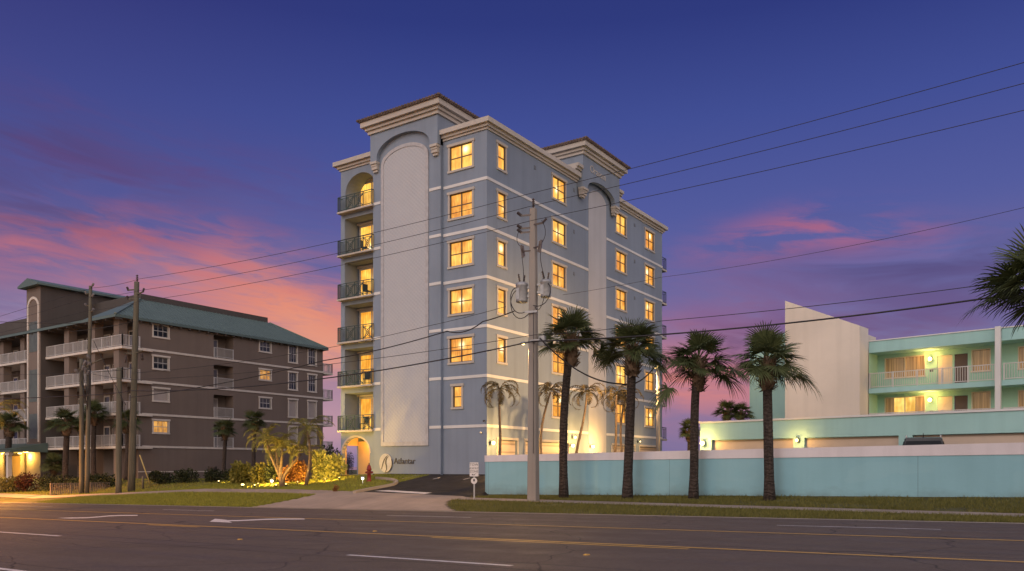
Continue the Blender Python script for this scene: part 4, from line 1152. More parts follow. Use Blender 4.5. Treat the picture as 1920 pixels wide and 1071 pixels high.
loop(bez((-.62, -.3, hz(526)), (-1.2, -.4, hz(520)), (-1.1, -.3, hz(590)), (-.25, -.2, hz(573))), .02); loop(bez((-.62, -.34, hz(530)), (-1.3, -.4, hz(540)), (-.9, -.3, hz(610)), (-.1, -.24, hz(578))), .02)
loop(bez((.7, .0, hz(520)), (1.1, -.1, hz(530)), (.8, -.2, hz(575)), (.1, -.24, hz(563))), .02); loop(bez((.6, -.1, hz(545)), (.5, -.2, hz(570)), (.3, -.2, hz(580)), (.2, -.24, hz(566))), .016)
loop([(.12, -.25, hz(572)), (.13, -.26, hz(650)), (.14, -.29, hz(760)), (.14, -.30, hz(850))], .015)
mb.build('jumper_leads', M['wire'], pole)
mb = MB(); z = hz(634); mb.bar((-.2, 0, z - .02), (-.42, -.05, z + .06), .05); mb.lathe([(.05, .08), (.12, .03), (.11, -.02)], (-.48, -.06, z + .02), 10); fx = mb.build('street_light', M['steel'], pole)
mb = MB(); mb.ball((-.48, -.06, z - .01), .075, 10, 6, .7); mb.build('lamp_lens', M['lamp'], fx)
spot(pole, (-.48, -.06, z - .12), (-1.2, -4, 0), 700, (1, .55, .2), 140)
mb = MB(); mb.box(.2, .5, .1, .3, hz(640), hz(620)); mb.box(-.3, .3, -.28, -.24, hz(577), hz(573)); mb.bar((.0, -.3, hz(632)), (.45, -.3, hz(632)), .1, .1); mb.build('bracket', M['steel'], pole)

def wood_pole(px, py, pt, r0, r1, label, lean=0., Ys=None):
    g = ground(px, py); dep = (g.x * -S_ + g.y * C_); h = at_depth(px, pt, dep).z - g.z
    t = thing('utility_pole', label, 'pole', g, 0, 'round wooden poles on the left lawn')
    mb = MB(); N = 10
    mb.tube([(lean * h * k / N + .01 * math.sin(k * 1.7), 0, h * k / N - (.2 if k == 0 else 0)) for k in range(N + 1)], [.86 * (r0 + (r1 - r0) * k / N) for k in range(N + 1)], 12)
    mb.build('shaft', M['wood'], t); return t, h, dep
pA, hA, dA = wood_pole(246, 922, 531, .30, .20, 'tallest wooden pole leaning right with insulators at its top', .048)
pB, hB, dB = wood_pole(163, 926, 538, .20, .14, 'slim wooden pole with a tangle of leads, second from left', .034)
pC, hC, dC = wood_pole(153, 926, 673, .21, .17, 'short sawn-off wooden pole, leftmost of the four', 0.0)
pD, hD, dD = wood_pole(222, 925, 690, .24, .20, 'short sawn-off wooden pole beside the tallest one', .012)
xx = .048 * hA; PO = (pA, M['ceramic'])
insulator(None, (xx + .04, 0, hA), (0, 0, 1), .5, .09, PO)
for dz, s in ((.55, -1), (.9, 1), (1.2, -1)):
    mb = MB(); mb.bar((xx, 0, hA - dz), (xx + s * 1.0, -.1, hA - dz + .05), .08); mb.build('cross_arm', M['wood'], pA); insulator(None, (xx + s * .9, -.1, hA - dz), (s * .4, 0, .6), .35, .08, PO)
for s in (-1, 1):
    z = hA * .66; mb = MB(); mb.bar((xx * .7, 0, z), (xx * .7 + s * 1.1, -.1, z + .1), .06); mb.build('cross_arm', M['wood'], pA); insulator(None, (xx * .7 + s * 1.0, -.1, z - .1), (s * .2, 0, -1), .5, .11, PO)
xx = .034 * hB; PO = (pB, plain('grey_ceramic', (.2, .18, .17, 1), .4))
for dz, s in ((.1, 1), (.6, -1), (.9, 1), (1.5, -1), (2.0, 1)):
    mb = MB(); mb.bar((xx, 0, hB - dz), (xx + s * .45, -.1, hB - dz + .05), .05); mb.build('cross_arm', M['wood'], pB); insulator(None, (xx + s * .4, -.1, hB - dz), (s * .5, 0, .5), .3, .08, PO)
for k in range(7):
    z = hB * .62 + random.uniform(-.5, .5); insulator(None, (xx * .6 + random.uniform(-1.3, 1.0), -.2, z), (random.uniform(-1, 1), 0, random.uniform(-1, 1)), .4, .13, PO)
mb = MB(); mb.bar((xx * .6 - 1.5, -.15, hB * .60), (xx * .6 + 2.2, -.15, hB * .64), .07); mb.build('cross_arm', M['wood'], pB)
mb = MB()
for k in range(9): 
    a = (xx * .6 + random.uniform(-1.2, 1.), -.2, hB * .62 + random.uniform(-.5, .5)); mb.tube(bez(a, (a[0] - .5, -.3, a[2] - 1), (a[0] + .4, -.3, a[2] - 1.8), (xx * .5, -.15, hB * .62 - 1.8 - .2 * k)), .02, 5)
mb.build('jumper_leads', M['wire'], pB)

# wires: three conductors at the top, thinner ones below, one thick cable
def W(px, py, Y=29.2): return on_y(px, py, Y)
left = [(262, 523), (262, 545), (258, 566)]
L2 = [(174, 540), (172, 556), (166, 582)]
L3 = [(-120, 630), (-120, 645), (-120, 655)]
ptop = [(998, 362), (1006, 384), (1004, 412)]
R_ = [(2100, 66), (2100, 108), (2100, 163)]
nm = ('top conductor of the three strung from the pole tip', 'middle conductor of the three strung from the concrete pole', 'lowest conductor of the three strung from the concrete pole')
for k in range(3):
    sag_wire('power_line', nm[k], [W(*L3[k]), W(*L2[k]), W(*left[k]), W(*ptop[k]), W(*R_[k])], [.0, .1, 0.30, .12], .0125)
sag_wire('power_line', 'thick black cable crossing the whole view below the transformers', [W(-150, 750), W(166, 741), W(246, 733), W(1000, 640), W(2000, 537)], [.1, .05, .62, .30], .031)
sag_wire('power_line', 'thin cable just above the thick black one', [W(-150, 700), W(166, 700), W(250, 712), W(1003, 628), W(1240, 602), W(2000, 513)], [.1, .05, .35, .1, .1], .013)
sag_wire('power_line', 'faint high wire slanting up to the right behind the pole', [at_depth(1055, 553, 52), at_depth(1240, 520, 48), at_depth(2000, 370, 32)], [.05, .3], .011)
sag_wire('service_cable', 'black service drop sagging between the palms to the lamp post', [on_y(1012, 634, PY), on_y(1165, 720, PY + 3), on_y(1232, 682, PY + 5)], [.5, .35], .035, 'service drops')
sag_wire('service_cable', 'loose cable looping in front of the blue tower front', [on_y(965, 583, PY), on_y(905, 603, PY), on_y(838, 621, PY), on_y(608, 676, PY), on_y(246, 745, PY)], [.03, .25, .12, .2], .028, 'service drops')
sag_wire('service_cable', 'dark curved drop from transformer towards the left', [on_y(948, 575, PY), on_y(800, 612, PY), on_y(600, 655, PY), on_y(246, 700, PY)], [.03, .05, .15], .013, 'service drops')
for (a, b, lb) in (((165, 606), (-60, 600), 'upper pale wire in front of the galleries'), ((250, 690), (165, 697), 'short pale wire between the wooden poles'), ((250, 603), (130, 622), 'pale wire above the gallery rail'), ((176, 640), (236, 760), 'guy wire slanting down from the slim pole')):
    sag_wire('service_cable', lb, [at_depth(*a, 50), at_depth(*b, 50)], .08, .018, 'service drops')
# striped guy guard at the foot of the tall pole
g1 = ground(284, 913); t = thing('guy_guard', 'yellow slanting plastic guard on the anchor wire of the tall pole', 'guy guard', g1)
d = at_depth(262, 853, -S_ * g1.x + C_ * g1.y) - g1
mb = MB(); mb.tube([(0, 0, -.1), d], .05, 8); mb.build('guard_tube', plain('guard_yellow', (.38, .29, .10, 1), .6), t); mb = MB(); mb.tube([d, d * 1.5, d * 3.1], .014, 5); mb.build('guy_wire', M['wire'], t)

# ------------------------------------------------------------------ palms
def fan_leaf(mb, o, az, el, pl, bl, nb, rng, width=.05, dr=1.):
    d = Vector((math.cos(az) * math.cos(el), math.sin(az) * math.cos(el), math.sin(el))); side = Vector((-math.sin(az), math.cos(az), 0)); up = side.cross(d) * -1
    sagp = .18 * pl
    hub = o + d * pl - Vector((0, 0, sagp)); mid = o + d * pl * .5
    mb.tube([o, mid, hub], [.028, .02, .014], 4, False)
    d2 = (hub - mid).normalized(); up = side.cross(d2) * -1; roll = rng.uniform(-.5, .5)
    s2 = side * math.cos(roll) + up * math.sin(roll); n2 = d2.cross(s2)
    for k in range(nb):
        f = k / (nb - 1) * 2 - 1; a = f * R(112)
        L = bl * (1 - .32 * abs(f) ** 1.5) * rng.uniform(.86, 1.08)
        dirv = d2 * math.cos(a) + s2 * math.sin(a) + n2 * (.22 * abs(f)); dirv.normalize()
        w = dirv.cross(n2); w = w.normalized() * width * .5 if w.length > 1e-6 else side * width * .5
        droop = dr * rng.uniform(.2, .55) * (1.1 - .5 * max(0, d2.z)); p0 = hub; tw = n2 * rng.uniform(-.012, .012)
        p1 = hub + dirv * L * .45 - Vector((0, 0, droop * L * .10)); p2 = hub + dirv * L * .8 - Vector((0, 0, droop * L * .38)); p3 = hub + dirv * L * .97 - Vector((0, 0, droop * L * .72))
        a0, b0 = mb.vert(p0 - w * .4), mb.vert(p0 + w * .4); a1, b1 = mb.vert(p1 - w + tw), mb.vert(p1 + w - tw); a2, b2 = mb.vert(p2 - w * .6), mb.vert(p2 + w * .6); c = mb.vert(p3)
        mb.face([a0, b0, b1, a1]); mb.face([a1, b1, b2, a2]); mb.face([a2, b2, c])
def sabal(loc, h, r, crown, seed, label, group, lean=(0, 0), nleaf=28, boots=True, mat=None, wide=1., hang=()):
    rng = random.Random(seed); t = thing('sabal_palm', label, 'palm tree', loc, rng.random() * 6, group)
    lx, ly = lean
    # lean is given in world axes
    a = -t.rotation_euler.z; lx, ly = lx * math.cos(a) - ly * math.sin(a), lx * math.sin(a) + ly * math.cos(a)
    mb = MB(); N = 12
    cen = lambda f: Vector((lx * f * f + .05 * math.sin(f * 5 + seed), ly * f * f + .04 * math.sin(f * 4), h * f))
    mb.tube([cen(k / N) - Vector((0, 0, .15 if k == 0 else 0)) for k in range(N + 1)], [r * (1.28 if k == 0 else 1.1 if k == 1 else 1 - .12 * k / N) for k in range(N + 1)], 12)
    mb.build('trunk', M['trunk'], t); top = cen(1)
    if boots:
        b = MB(); bh = crown * .74
        b.tube([top - Vector((0, 0, bh * 1.02)), top - Vector((0, 0, bh * .8)), top - Vector((0, 0, bh * .4)), top - Vector((0, 0, bh * .1)), top + Vector((0, 0, .15))], [r * .85, r * 1.35, r * 1.5, r * 1.2, r * .5], 12)
        for k in range(150):
            f = rng.random(); z = -bh * f; az = k * 2.39996; rr = r * (1.3 if f < .8 else 1.05)
            p = top + Vector((math.cos(az) * rr, math.sin(az) * rr, z)); L = rng.uniform(.16, .40); up = rng.uniform(-.5, .9) if f > .3 else rng.uniform(.4, 1.3)
            q = p + Vector((math.cos(az) * L * .75, math.sin(az) * L * .75, L * up)); s = Vector((-math.sin(az), math.cos(az), 0)) * .06
            b.poly([p - s, p + s, q + s * .35, q - s * .35]); b.poly([p - s - Vector((0, 0, .05)), q - s * .35, q + s * .35, p + s - Vector((0, 0, .05))])
        b.build('leaf_bases', M['boot'], t)
    c = MB()
    for k in range(nleaf):
        f = (k + .5) / nleaf; az = k * 2.39996 + rng.uniform(-.6, .6); el = math.asin(max(-.8, min(.99, .985 - 1.08 * f))) + rng.uniform(-.2, .2)
        pl = crown * rng.uniform(.30, .58) * (.85 + .2 * f) * wide; bl = crown * rng.uniform(.50, .66)
        fan_leaf(c, top + Vector((0, 0, .16 - .35 * f)), az, el, pl, bl, 34, rng, .054 * (crown / 1.65), .35 + .8 * rng.random())
    for az, el, k in hang:      # a few old fans hanging to one side; az in world axes
        fan_leaf(c, top - Vector((0, 0, .2)), az - t.rotation_euler.z, el, crown * .62 * k, crown * .66, 36, rng, .054 * (crown / 1.65), 1.6)
    c.build('crown', mat or M['sabal'], t)
    return t
def palm_px(px, py, ptop, pw_trunk, crown, seed, label, group, topx=None, **kw):
    g = ground(px, py); dep = -S_ * g.x + C_ * g.y; top = at_depth(topx or px, ptop, dep)
    h = top.z - g.z; r = pw_trunk / F * dep / 2
    return sabal(g, h, r, crown, seed, label, group, (top.x - g.x, top.y - g.y), **kw)
GRP = 'sabal palms in front of the turquoise wall'
palm_px(1056, 935, 632, 16, 1.85, 11, 'dark palm right beside the concrete pole', GRP, 1070, hang=((PSI + .2, -.05, 1.25), (PSI - .3, -.25, 1.0)))
palm_px(1177, 936, 652, 18, 1.75, 23, 'dark palm with shaggy leaf bases, second from the concrete pole', GRP, 1187, hang=((PSI, .05, 1.2), (PSI + .5, -.1, 1.1), (PSI - .4, -.3, .9)))
palm_px(1299, 936, 676, 17, 1.8, 35, 'dark palm with one low drooping fan left of its trunk', GRP, 1311, hang=((PSI + math.pi, -.5, 1.35), (PSI, .05, 1.3), (PSI + .4, -.1, 1.2)))
palm_px(1443, 938, 675, 19, 1.68, 47, 'dark palm in front of the white stair tower', GRP, 1437, hang=((PSI + .1, -.1, 1.3),))
# palm at the right edge, trunk just outside the photograph
rp = at_depth(1952, 532, 24); sabal((rp.x, rp.y, H(rp.x, rp.y)), rp.z - H(rp.x, rp.y), .2, 2.0, 59, 'palm crown entering at the upper right corner', 'single palms', nleaf=40)
# two palms far behind the garages, one more near the tower
for px, py, s, lb in ((1362, 772, 61, 'left one of the two small palms behind the garage row'), (1388, 775, 63, 'right one of the two small palms behind the garage row'), (1293, 808, 65, 'tiny palm tip just left of the garage row')):
    p = at_depth(px, py, 62); sabal((p.x, p.y, 1.06), p.z - 1.06, .18, 1.15, s, lb, 'small palms behind the garages', nleaf=24, mat=M['sabal_far'])
# palms before the brown block
for px, py, pt, tw_, cr, s, lb in ((17, 905, 795, 12, 1.75, 71, 'palm in front of the glowing porch at the left edge'), (124, 908, 790, 11, 1.75, 73, 'bushy palm left of the wooden poles'), (176, 900, 775, 9, 1.5, 75, 'palm half hidden behind the slim pole'),
                                   (238, 900, 790, 9, 1.4, 77, 'palm half hidden behind the tallest wooden pole'), (421, 890, 805, 8, 1.15, 79, 'small dark palm against the brown flank wall'), (477, 878, 790, 8, 1.2, 81, 'dark palm behind the lit garden palms'), (100, 905, 870, 8, 1.4, 83, 'low dark palm under the stair tower')):
    if px > 400:
        q = at_depth(px, 875, 64); tp = at_depth(px, pt, 64); g = Vector((q.x, q.y, H(q.x, q.y))); sabal(g, tp.z - g.z, .16, cr, s, lb, 'palms before the brown block', nleaf=28, boots=True)
    else: palm_px(px, py, pt, tw_, cr, s, lb, 'palms before the brown block', nleaf=30, boots=cr > 1.3)
def pinnate(mb, o, az, el, L, rng, curl=1.4, ll=.34, n=26):
    P = []; d = Vector((math.cos(az) * math.cos(el), math.sin(az) * math.cos(el), math.sin(el))); p = Vector(o); out = Vector((math.cos(az), math.sin(az), 0)); ang = el; m = 14
    for k in range(m + 1):
        P.append(p.copy()); ang -= curl / m * (.5 + 1.2 * k / m); p = p + (out * math.cos(ang) + Vector((0, 0, math.sin(ang)))) * (L / m)
    mb.tube(P, [.022 * (1 - .8 * k / m) for k in range(m + 1)], 4, False)
    side = Vector((-math.sin(az), math.cos(az), 0))
    for k in range(n):
        f = .16 + .84 * k / (n - 1); i = min(m - 1, int(f * m)); q = P[i].lerp(P[i + 1], f * m - i); tan = (P[i + 1] - P[i]).normalized()
        l = ll * math.sin(math.pi * min(1, .18 + .8 * f)) * rng.uniform(.8, 1.1) + .06
        for s in (-1, 1):
            dv = (side * s * .75 + tan * .6 + Vector((0, 0, -.25 + rng.uniform(-.2, .35)))).normalized(); w = tan * .022
            e = q + dv * l - Vector((0, 0, .2 * l)); mid = q + dv * l * .55
            mb.poly([q - w, q + w, mid + w, mid - w]); mb.poly([mid - w, mid + w, e])
def slim_palm(base, h, lean, crown, seed, label, group, mat, nf=11, trunk_r=.10, curl=2.3, name='slim_palm', stems=1):
    rng = random.Random(seed); t = thing(name, label, 'palm tree', base, 0, group)
    for s in range(stems):
        lx, ly = (lean if stems == 1 else (lean[0] + rng.uniform(-.9, .9), lean[1] + rng.uniform(-.5, .5))); hh = h * (1 if s == 0 else rng.uniform(.6, .95))
        mb = MB(); N = 8; cen = lambda f: Vector((lx * f ** 1.6 + .16 * math.sin(f * 4.2 + seed), ly * f ** 1.6 + .1 * math.sin(f * 3 + seed), hh * f)); mb.tube([cen(k / N) - Vector((0, 0, .1 if k == 0 else 0)) for k in range(N + 1)], [trunk_r * (1.35 - .6 * k / N) for k in range(N + 1)], 9)
        mb.build('trunk', M['trunk_pale'], t); top = cen(1); c = MB()
        for k in range(nf):
            az = k * 2.39996 + rng.uniform(-.3, .3); f = k / max(1, nf - 1); el = R(72 - 62 * f) + rng.uniform(-.15, .15)
            pinnate(c, top + Vector((0, 0, .1)), az, el, crown * rng.uniform(.85, 1.15), rng, curl * rng.uniform(.85, 1.15), crown * .17, 24)
        c.build('crown', mat, t)
    return t
XG = 'slim palms in the bed along the tower flank'
for px, pb_, tpx, tpy, seed, lb in ((930, 851, 942, 733, 101, 'slim palm with curled fronds nearest the tower corner'), (1014, 850, 1032, 735, 103, 'slim leaning palm just right of the concrete pole'), (1083, 849, 1096, 738, 105, 'slim curved palm by the wide garage door'), (1146, 848, 1160, 742, 107, 'slim palm behind the second dark palm'), (1166, 846, 1172, 750, 109, 'thin bare stemmed palm by the pale strip')):
    dep = {930: 46.5, 1014: 47.5, 1083: 48.5, 1146: 51, 1166: 54}[px]
    b = at_depth(px, pb_, dep); tp = at_depth(tpx, tpy, dep)
    slim_palm((b.x, b.y, 1.06), tp.z - 1.06, (tp.x - b.x, tp.y - b.y), 1.85 if px != 1014 else 1.6, seed, lb, XG, M['xmas'], 13, .075, 3.0)
# garden palms under the spotlights
PALM_FEET = []
for px, py, tpx, tpy, seed, st, cr, lb in ((523, 878, 516, 826, 121, 2, 1.9, 'forked garden palm glowing yellow under a spotlight'), (533, 880, 551, 838, 123, 2, 1.7, 'bright yellow garden palm leaning right'), (577, 868, 576, 808, 125, 1, 1.9, 'dark topped garden palm on the right of the bed')):
    dep = 50; b = at_depth(px, py, dep); tp = at_depth(tpx, tpy, dep); gz = H(b.x, b.y)
    slim_palm((b.x, b.y, gz), tp.z - gz, (tp.x - b.x, tp.y - b.y), cr, seed, lb, 'palms in the lit garden bed', M['areca'], 12, .09, 1.9, 'garden_palm', st); PALM_FEET.append((Vector((b.x, b.y, gz)), tp.z - gz))
# lit foliage at the far left edge
p = at_depth(-18, 770, 56); slim_palm((p.x, p.y, H(p.x, p.y)), p.z - H(p.x, p.y), (0, 0), 2.6, 131, 'orange lit palm fronds reaching in at the left edge', 'single palms', M['areca'], 14, .14, 1.7, 'garden_palm')

# ------------------------------------------------------------------ shrubs
def bush(name, loc, rx, ry, rz, n, leaf, mat, seed, label, group, lobes=6, cat='shrub'):
    rng = random.Random(seed); t = thing(name, label, cat, loc, 0, group)
    mb = MB(); L = [(rng.uniform(-.55, .55) * rx, rng.uniform(-.55, .55) * ry, rng.uniform(.3, .75) * rz * 1.0, rng.uniform(.38, .6)) for _ in range(lobes)]
    for _ in range(n):
        cx, cy, cz, k = rng.choice(L); v = Vector((rng.gauss(0, 1), rng.gauss(0, 1), rng.gauss(0, 1))).normalized() * (rng.random() ** .35)
        p = Vector((cx + v.x * rx * k, cy + v.y * ry * k, max(.03, cz + v.z * rz * k)))
        d = (v + Vector((rng.gauss(0, .5), rng.gauss(0, .5), rng.gauss(.2, .5)))).normalized(); s = d.orthogonal().normalized(); s = Matrix.Rotation(rng.random() * 6.28, 3, d) @ s
        l = leaf * rng.uniform(.6, 1.3); w = s * l * .32
        mb.poly([p, p + d * l * .5 + w, p + d * l, p + d * l * .5 - w])
    mb.build('foliage', mat, t)
    st = MB()
    for k in range(5): cx, cy, cz, _ = L[k % lobes]; st.tube([(cx * .2, cy * .2, -.05), (cx * .6, cy * .6, cz * .6), (cx, cy, cz)], [.03, .02, .01], 5)
    st.build('stems', M['trunk_pale'], t)
    return t
GB = 'shrubs of the lit garden bed'
def bpx(px, py): return ground(px, py)
def B(px, py, w_px, h_px, n, leaf, mat, seed, label, group=GB, name='shrub', dy=.8):
    g = ground(px, py); dep = -S_ * g.x + C_ * g.y; k = dep / F
    return bush(name, g, w_px * k * .55, w_px * k * .55 * dy, h_px * k * .72, n, leaf, mat, seed, label, group)
B(455, 906, 46, 46, 2300, 0.22, M['bush_y'], 201, 'round golden shrub lit from a floor lamp at the bed corner')
B(485, 905, 42, 42, 1700, 0.2, M['bush_y'], 203, 'yellow spiky shrub right of the golden corner shrub')
B(514, 905, 48, 50, 2400, .12, M['bush_d'], 205, 'dark clipped shrub in the middle of the garden bed')
B(538, 905, 34, 38, 1300, 0.19, M['bush_o'], 207, 'thin reddish shrub beside the dark clipped one')
B(563, 903, 38, 46, 1700, 0.2, M['bush_o'], 209, 'orange leaved shrub below the garden palms')
B(594, 899, 46, 60, 1900, .24, M['bush_v'], 211, 'big leaved yellow green shrub in bright light')
B(626, 897, 42, 54, 1700, .24, M['bush_v'], 213, 'big leaved shrub next to the archway hedge')
B(578, 884, 44, 46, 1700, .15, M['bush_d'], 215, 'dark shrub behind the orange one')
B(652, 890, 36, 56, 2000, .13, M['bush_d'], 217, 'dark hedge shrub standing before the archway')
B(630, 922, 8, 14, 160, .10, M['bush_o'], 219, 'tiny lone potted-looking plant on the lawn')
bush('shrub', (-44.2, 41.4, H(-44.2, 41.4)), 1.6, 1.5, 1.9, 1800, .18, M['bush_d'], 221, 'dark hedge seen through the side opening of the archway', GB)
HG = 'dark hedge clumps before the brown block'
for k, (px, py, w, h, lb) in enumerate(((95, 919, 97, 33, 'dark hedge clump right of the red shrub'), (150, 915, 97, 30, 'dark hedge clump behind the two left poles'), (205, 912, 80, 28, 'dark hedge clump left of the tallest pole'), (300, 908, 74, 30, 'dark hedge clump beside the yellow guy guard'), (350, 905, 71, 28, 'dark hedge clump under the single flank window'), (400, 903, 65, 28, 'dark hedge clump near the utility box'), (435, 901, 54, 28, 'dark hedge clump left of the golden shrub'))):
    B(px, py, w, h, 1300, .16, M['bush_d'], 230 + k, lb, HG, 'hedge', .6)
B(12, 923, 70, 34, 2000, .16, M['bush_y'] if False else leafmat('olive_leaf', (.05, .055, .015, 1), (.15, .14, .05, 1)), 251, 'olive green hedge at the left edge', 'single shrubs', 'hedge')
B(52, 922, 46, 42, 1700, .16, M['bush_r'], 253, 'dark red leaved shrub beside the olive hedge', 'single shrubs')
# mulch of the bed
def bed(x, y):
    a, b = ground(500, 905), ground(650, 893)
    f = (x - a.x) / (b.x - a.x); yy = a.y + f * (b.y - a.y); return -0.35 < f < 1.05 and yy - .3 - .4 * math.sin(f * 5) < y < yy + 2.2
structure(terrain_sheet('soil_bed', -55, -36, 31.3, 42, M['mulch'], .03, .3, .3, bed))
# monument wall in the bed
mwp = at_depth(516, 880, 56); gz = H(mwp.x, mwp.y)
t = thing('monument_wall', 'low tan block wall standing among the garden shrubs', 'wall', (mwp.x, mwp.y, gz), R(4))
mb = MB(); mb.box(-1.5, 1.5, -.15, .15, -.1, .75); mb.build('wall_body', stucco('tan_block', (.32, .22, .15, 1)), t); mb = MB(); mb.box(-1.58, 1.58, -.2, .2, .753, .84); mb.build('coping', M['kerb'], t)

# ------------------------------------------------------------------ garden lights
def uplight(px, py, aim, power, label, lens=.07):
    g = ground(px, py) if py is not None else px; t = thing('garden_light', label, 'lamp', g, 0, 'low lights around the garden bed')
    mb = MB(); mb.tube([(0, 0, -.1), (0, 0, .12)], .02, 6); mb.lathe([(.05, .10), (.08, .16), (.09, .2)], (0, 0, 0), 10); mb.build('housing', M['black'], t)
    m2 = MB(); m2.ball((0, 0, .23), lens, 10, 6, .7); m2.build('lens', M['lamp'], t)
    spot(t, (0, .02, .32), aim or (0, 1.2, .9), power, (1, .58, .10), 125, .8, .05); return t
uplight(455, 916, (.1, 1.2, .75), 2200, 'brightest floor lamp glowing at the golden corner shrub', .10)
for (f, h), off, pw, lb in zip(PALM_FEET, (-.7, .8, -.5), (430, 430, 300), ('floor lamp at the foot of the forked garden palm', 'floor lamp at the foot of the bright garden palm', 'floor lamp at the foot of the right garden palm')):
    q = Vector((f.x + off, f.y - 1.3, 0)); q.z = H(q.x, q.y); uplight(q, None, (-off * .9, 1.2, h * 1.0), pw, lb, .04)  # lamps added at the palm feet to light the fronds
uplight(558, 910, (-.1, 1.2, .7), 650, 'floor lamp lighting the orange shrub', .03)
uplight(610, 905, (-.9, 1.2, .55), 320, 'floor lamp lighting the big leaved shrubs', .03)
uplight(484, 913, (.2, 1.2, .7), 1100, 'floor lamp before the yellow spiky shrub', .03)
uplight(636, 902, (-1.2, .8, .5), 120, 'floor lamp near the archway shrubs', .03)
uplight(410, 908, (0, 1.2, .5), 120, 'small floor lamp left of the golden shrub', .05)
g = ground(520, 882); 
t = thing('garden_light', 'spotlight behind the shrubs aimed at the palm fronds', 'lamp', (g.x, g.y - .5, g.z + .9), 0, 'low lights around the garden bed')
mb = MB(); mb.tube([(0, 0, -1.0), (0, 0, 0)], .025, 6); mb.lathe([(.05, 0), (.09, .1), (.09, .14)], (0, 0, 0), 10); mb.build('housing', M['black'], t); spot(t, (0, -.05, .2), (.6, .5, 2.4), 1500, (1, .6, .12), 120, .8, .08)
def path_light(px, py, label):
    g = ground(px, py); t = thing('path_light', label, 'lamp', g, 0, 'white capped path lights')
    mb = MB(); mb.tube([(0, 0, -.1), (0, 0, .34)], .02, 6); mb.lathe([(.14, .46), (.12, .52), (.02, .56)], (0, 0, 0), 12); mb.build('post', M['steel'], t)
    m2 = MB(); m2.lathe([(.05, .33), (.075, .36), (.075, .455)], (0, 0, 0), 12); m2.build('lens', M['lamp_white'], t); point(t, (0, -.12, .3), 3, (1, .85, .6), .05)
path_light(680, 910, 'white capped path light beside the hydrant'); path_light(510, 914, 'white capped path light before the dark shrub')

# ------------------------------------------------------------------ street things
g = ground(692, 903); t = thing('fire_hydrant', 'tall red fire hydrant on the kerbed lawn by the archway', 'hydrant', g, R(20))
hs = 1.12
mb = MB(); mb.lathe([(.17, -.05), (.17, .03), (.12, .05), (.105, .1), (.105, .62), (.14, .64), (.14, .70), (.12, .72), (.11, .80), (.07, .90), (.03, .93)], (0, 0, 0), 16); mb.build('barrel', M['red'], t)
mb = MB(); mb.tube([(0, 0, .93), (0, 0, 1.02)], .035, 5); mb.build('operating_nut', M['red'], t)
for a, r in ((0, .06), (math.pi, .06), (-math.pi / 2, .085)):
    mb = MB(); d = Vector((math.cos(a), math.sin(a), 0)); mb.tube([d * .08 + Vector((0, 0, .5)), d * .2 + Vector((0, 0, .5))], r, 10); mb.tube([d * .2 + Vector((0, 0, .5)), d * .23 + Vector((0, 0, .5))], r * .6, 6); mb.build('nozzle_cap', M['red'], t)
t.scale = (hs, hs, hs)

g = ground(889, 937); dep = -S_ * g.x + C_ * g.y; k = dep / F
sg = thing('parking_sign', 'white tow warning sign above a small round disc on a thin post', 'sign', g, PSI * .75)
mb = MB(); mb.box(-.035, .035, -.0, .03, -.2, 1.75); mb.build('post', M['steel'], sg)
mb = MB(); mb.box(-.21, .21, -.025, -.004, 1.10, 1.76); pl_ = mb.build('sign_plate', M['sign_white'], sg)
for txt, z, s in (('TOW', 1.60, .17), ('AWAY', 1.435, .15), ('ZONE', 1.285, .15)): text_mesh('lettering', txt, s, M['letter'], pl_, (0, -.0275, z), (R(90), 0, 0), .002, 'CENTER')
mb = MB(); mb.box(-.10, .04, -.031, -.026, 1.155, 1.185); mb.prism([(.0, 1.185), (.10, 1.225), (.105, 1.24), (.0, 1.2)], lambda u, w, d: (u, d, w), -.031, -.026); mb.prism([(-.1, 1.185), (-.05, 1.185), (-.06, 1.215), (-.1, 1.215)], lambda u, w, d: (u, d, w), -.031, -.026)
mb.build('pictogram', M['letter'], pl_)
mb = MB(); mb.prism([(.15 * math.cos(6.283 * j / 20), .89 + .15 * math.sin(6.283 * j / 20)) for j in range(20)], lambda u, w, d: (u, d, w), -.025, -.004); ds = mb.build('disc', M['sign_white'], sg)
mb = MB(); mb.prism([(.045 * math.cos(6.283 * j / 12), .92 + .07 * math.sin(6.283 * j / 12)) for j in range(12)], lambda u, w, d: (u, d, w), -.031, -.026); mb.build('pictogram', M['letter'], ds)

# street lamp behind the wall
dep = 45.5; b = at_depth(1234, 850, dep); tp = at_depth(1234, 690, dep)
sl = thing('street_lamp', 'slim grey lamp post with a glowing orange head behind the wall', 'street lamp', (b.x, b.y, 1.06))
mb = MB(); hh = tp.z - 1.06; mb.tube([(0, 0, -.1), (0, 0, hh * .5), (0, 0, hh)], [.12, .11, .10], 10); mb.build('post', M['concrete_pole'], sl)
mb = MB(); mb.bar((0, 0, hh - .05), (0, -.25, hh + .08), .06); mb.lathe([(.08, .16), (.14, .1), (.13, .06)], (0, -.3, hh), 10); mb.build('head', M['steel'], sl)
mb = MB(); mb.ball((0, -.3, hh + .02), .11, 10, 6, .8); mb.build('lens', M['lamp'], sl); spot(sl, (-.25, -.3, hh - .05), (-9, .5, hh - 4.8), 5500, (1, .56, .20), 165, .5, .15)
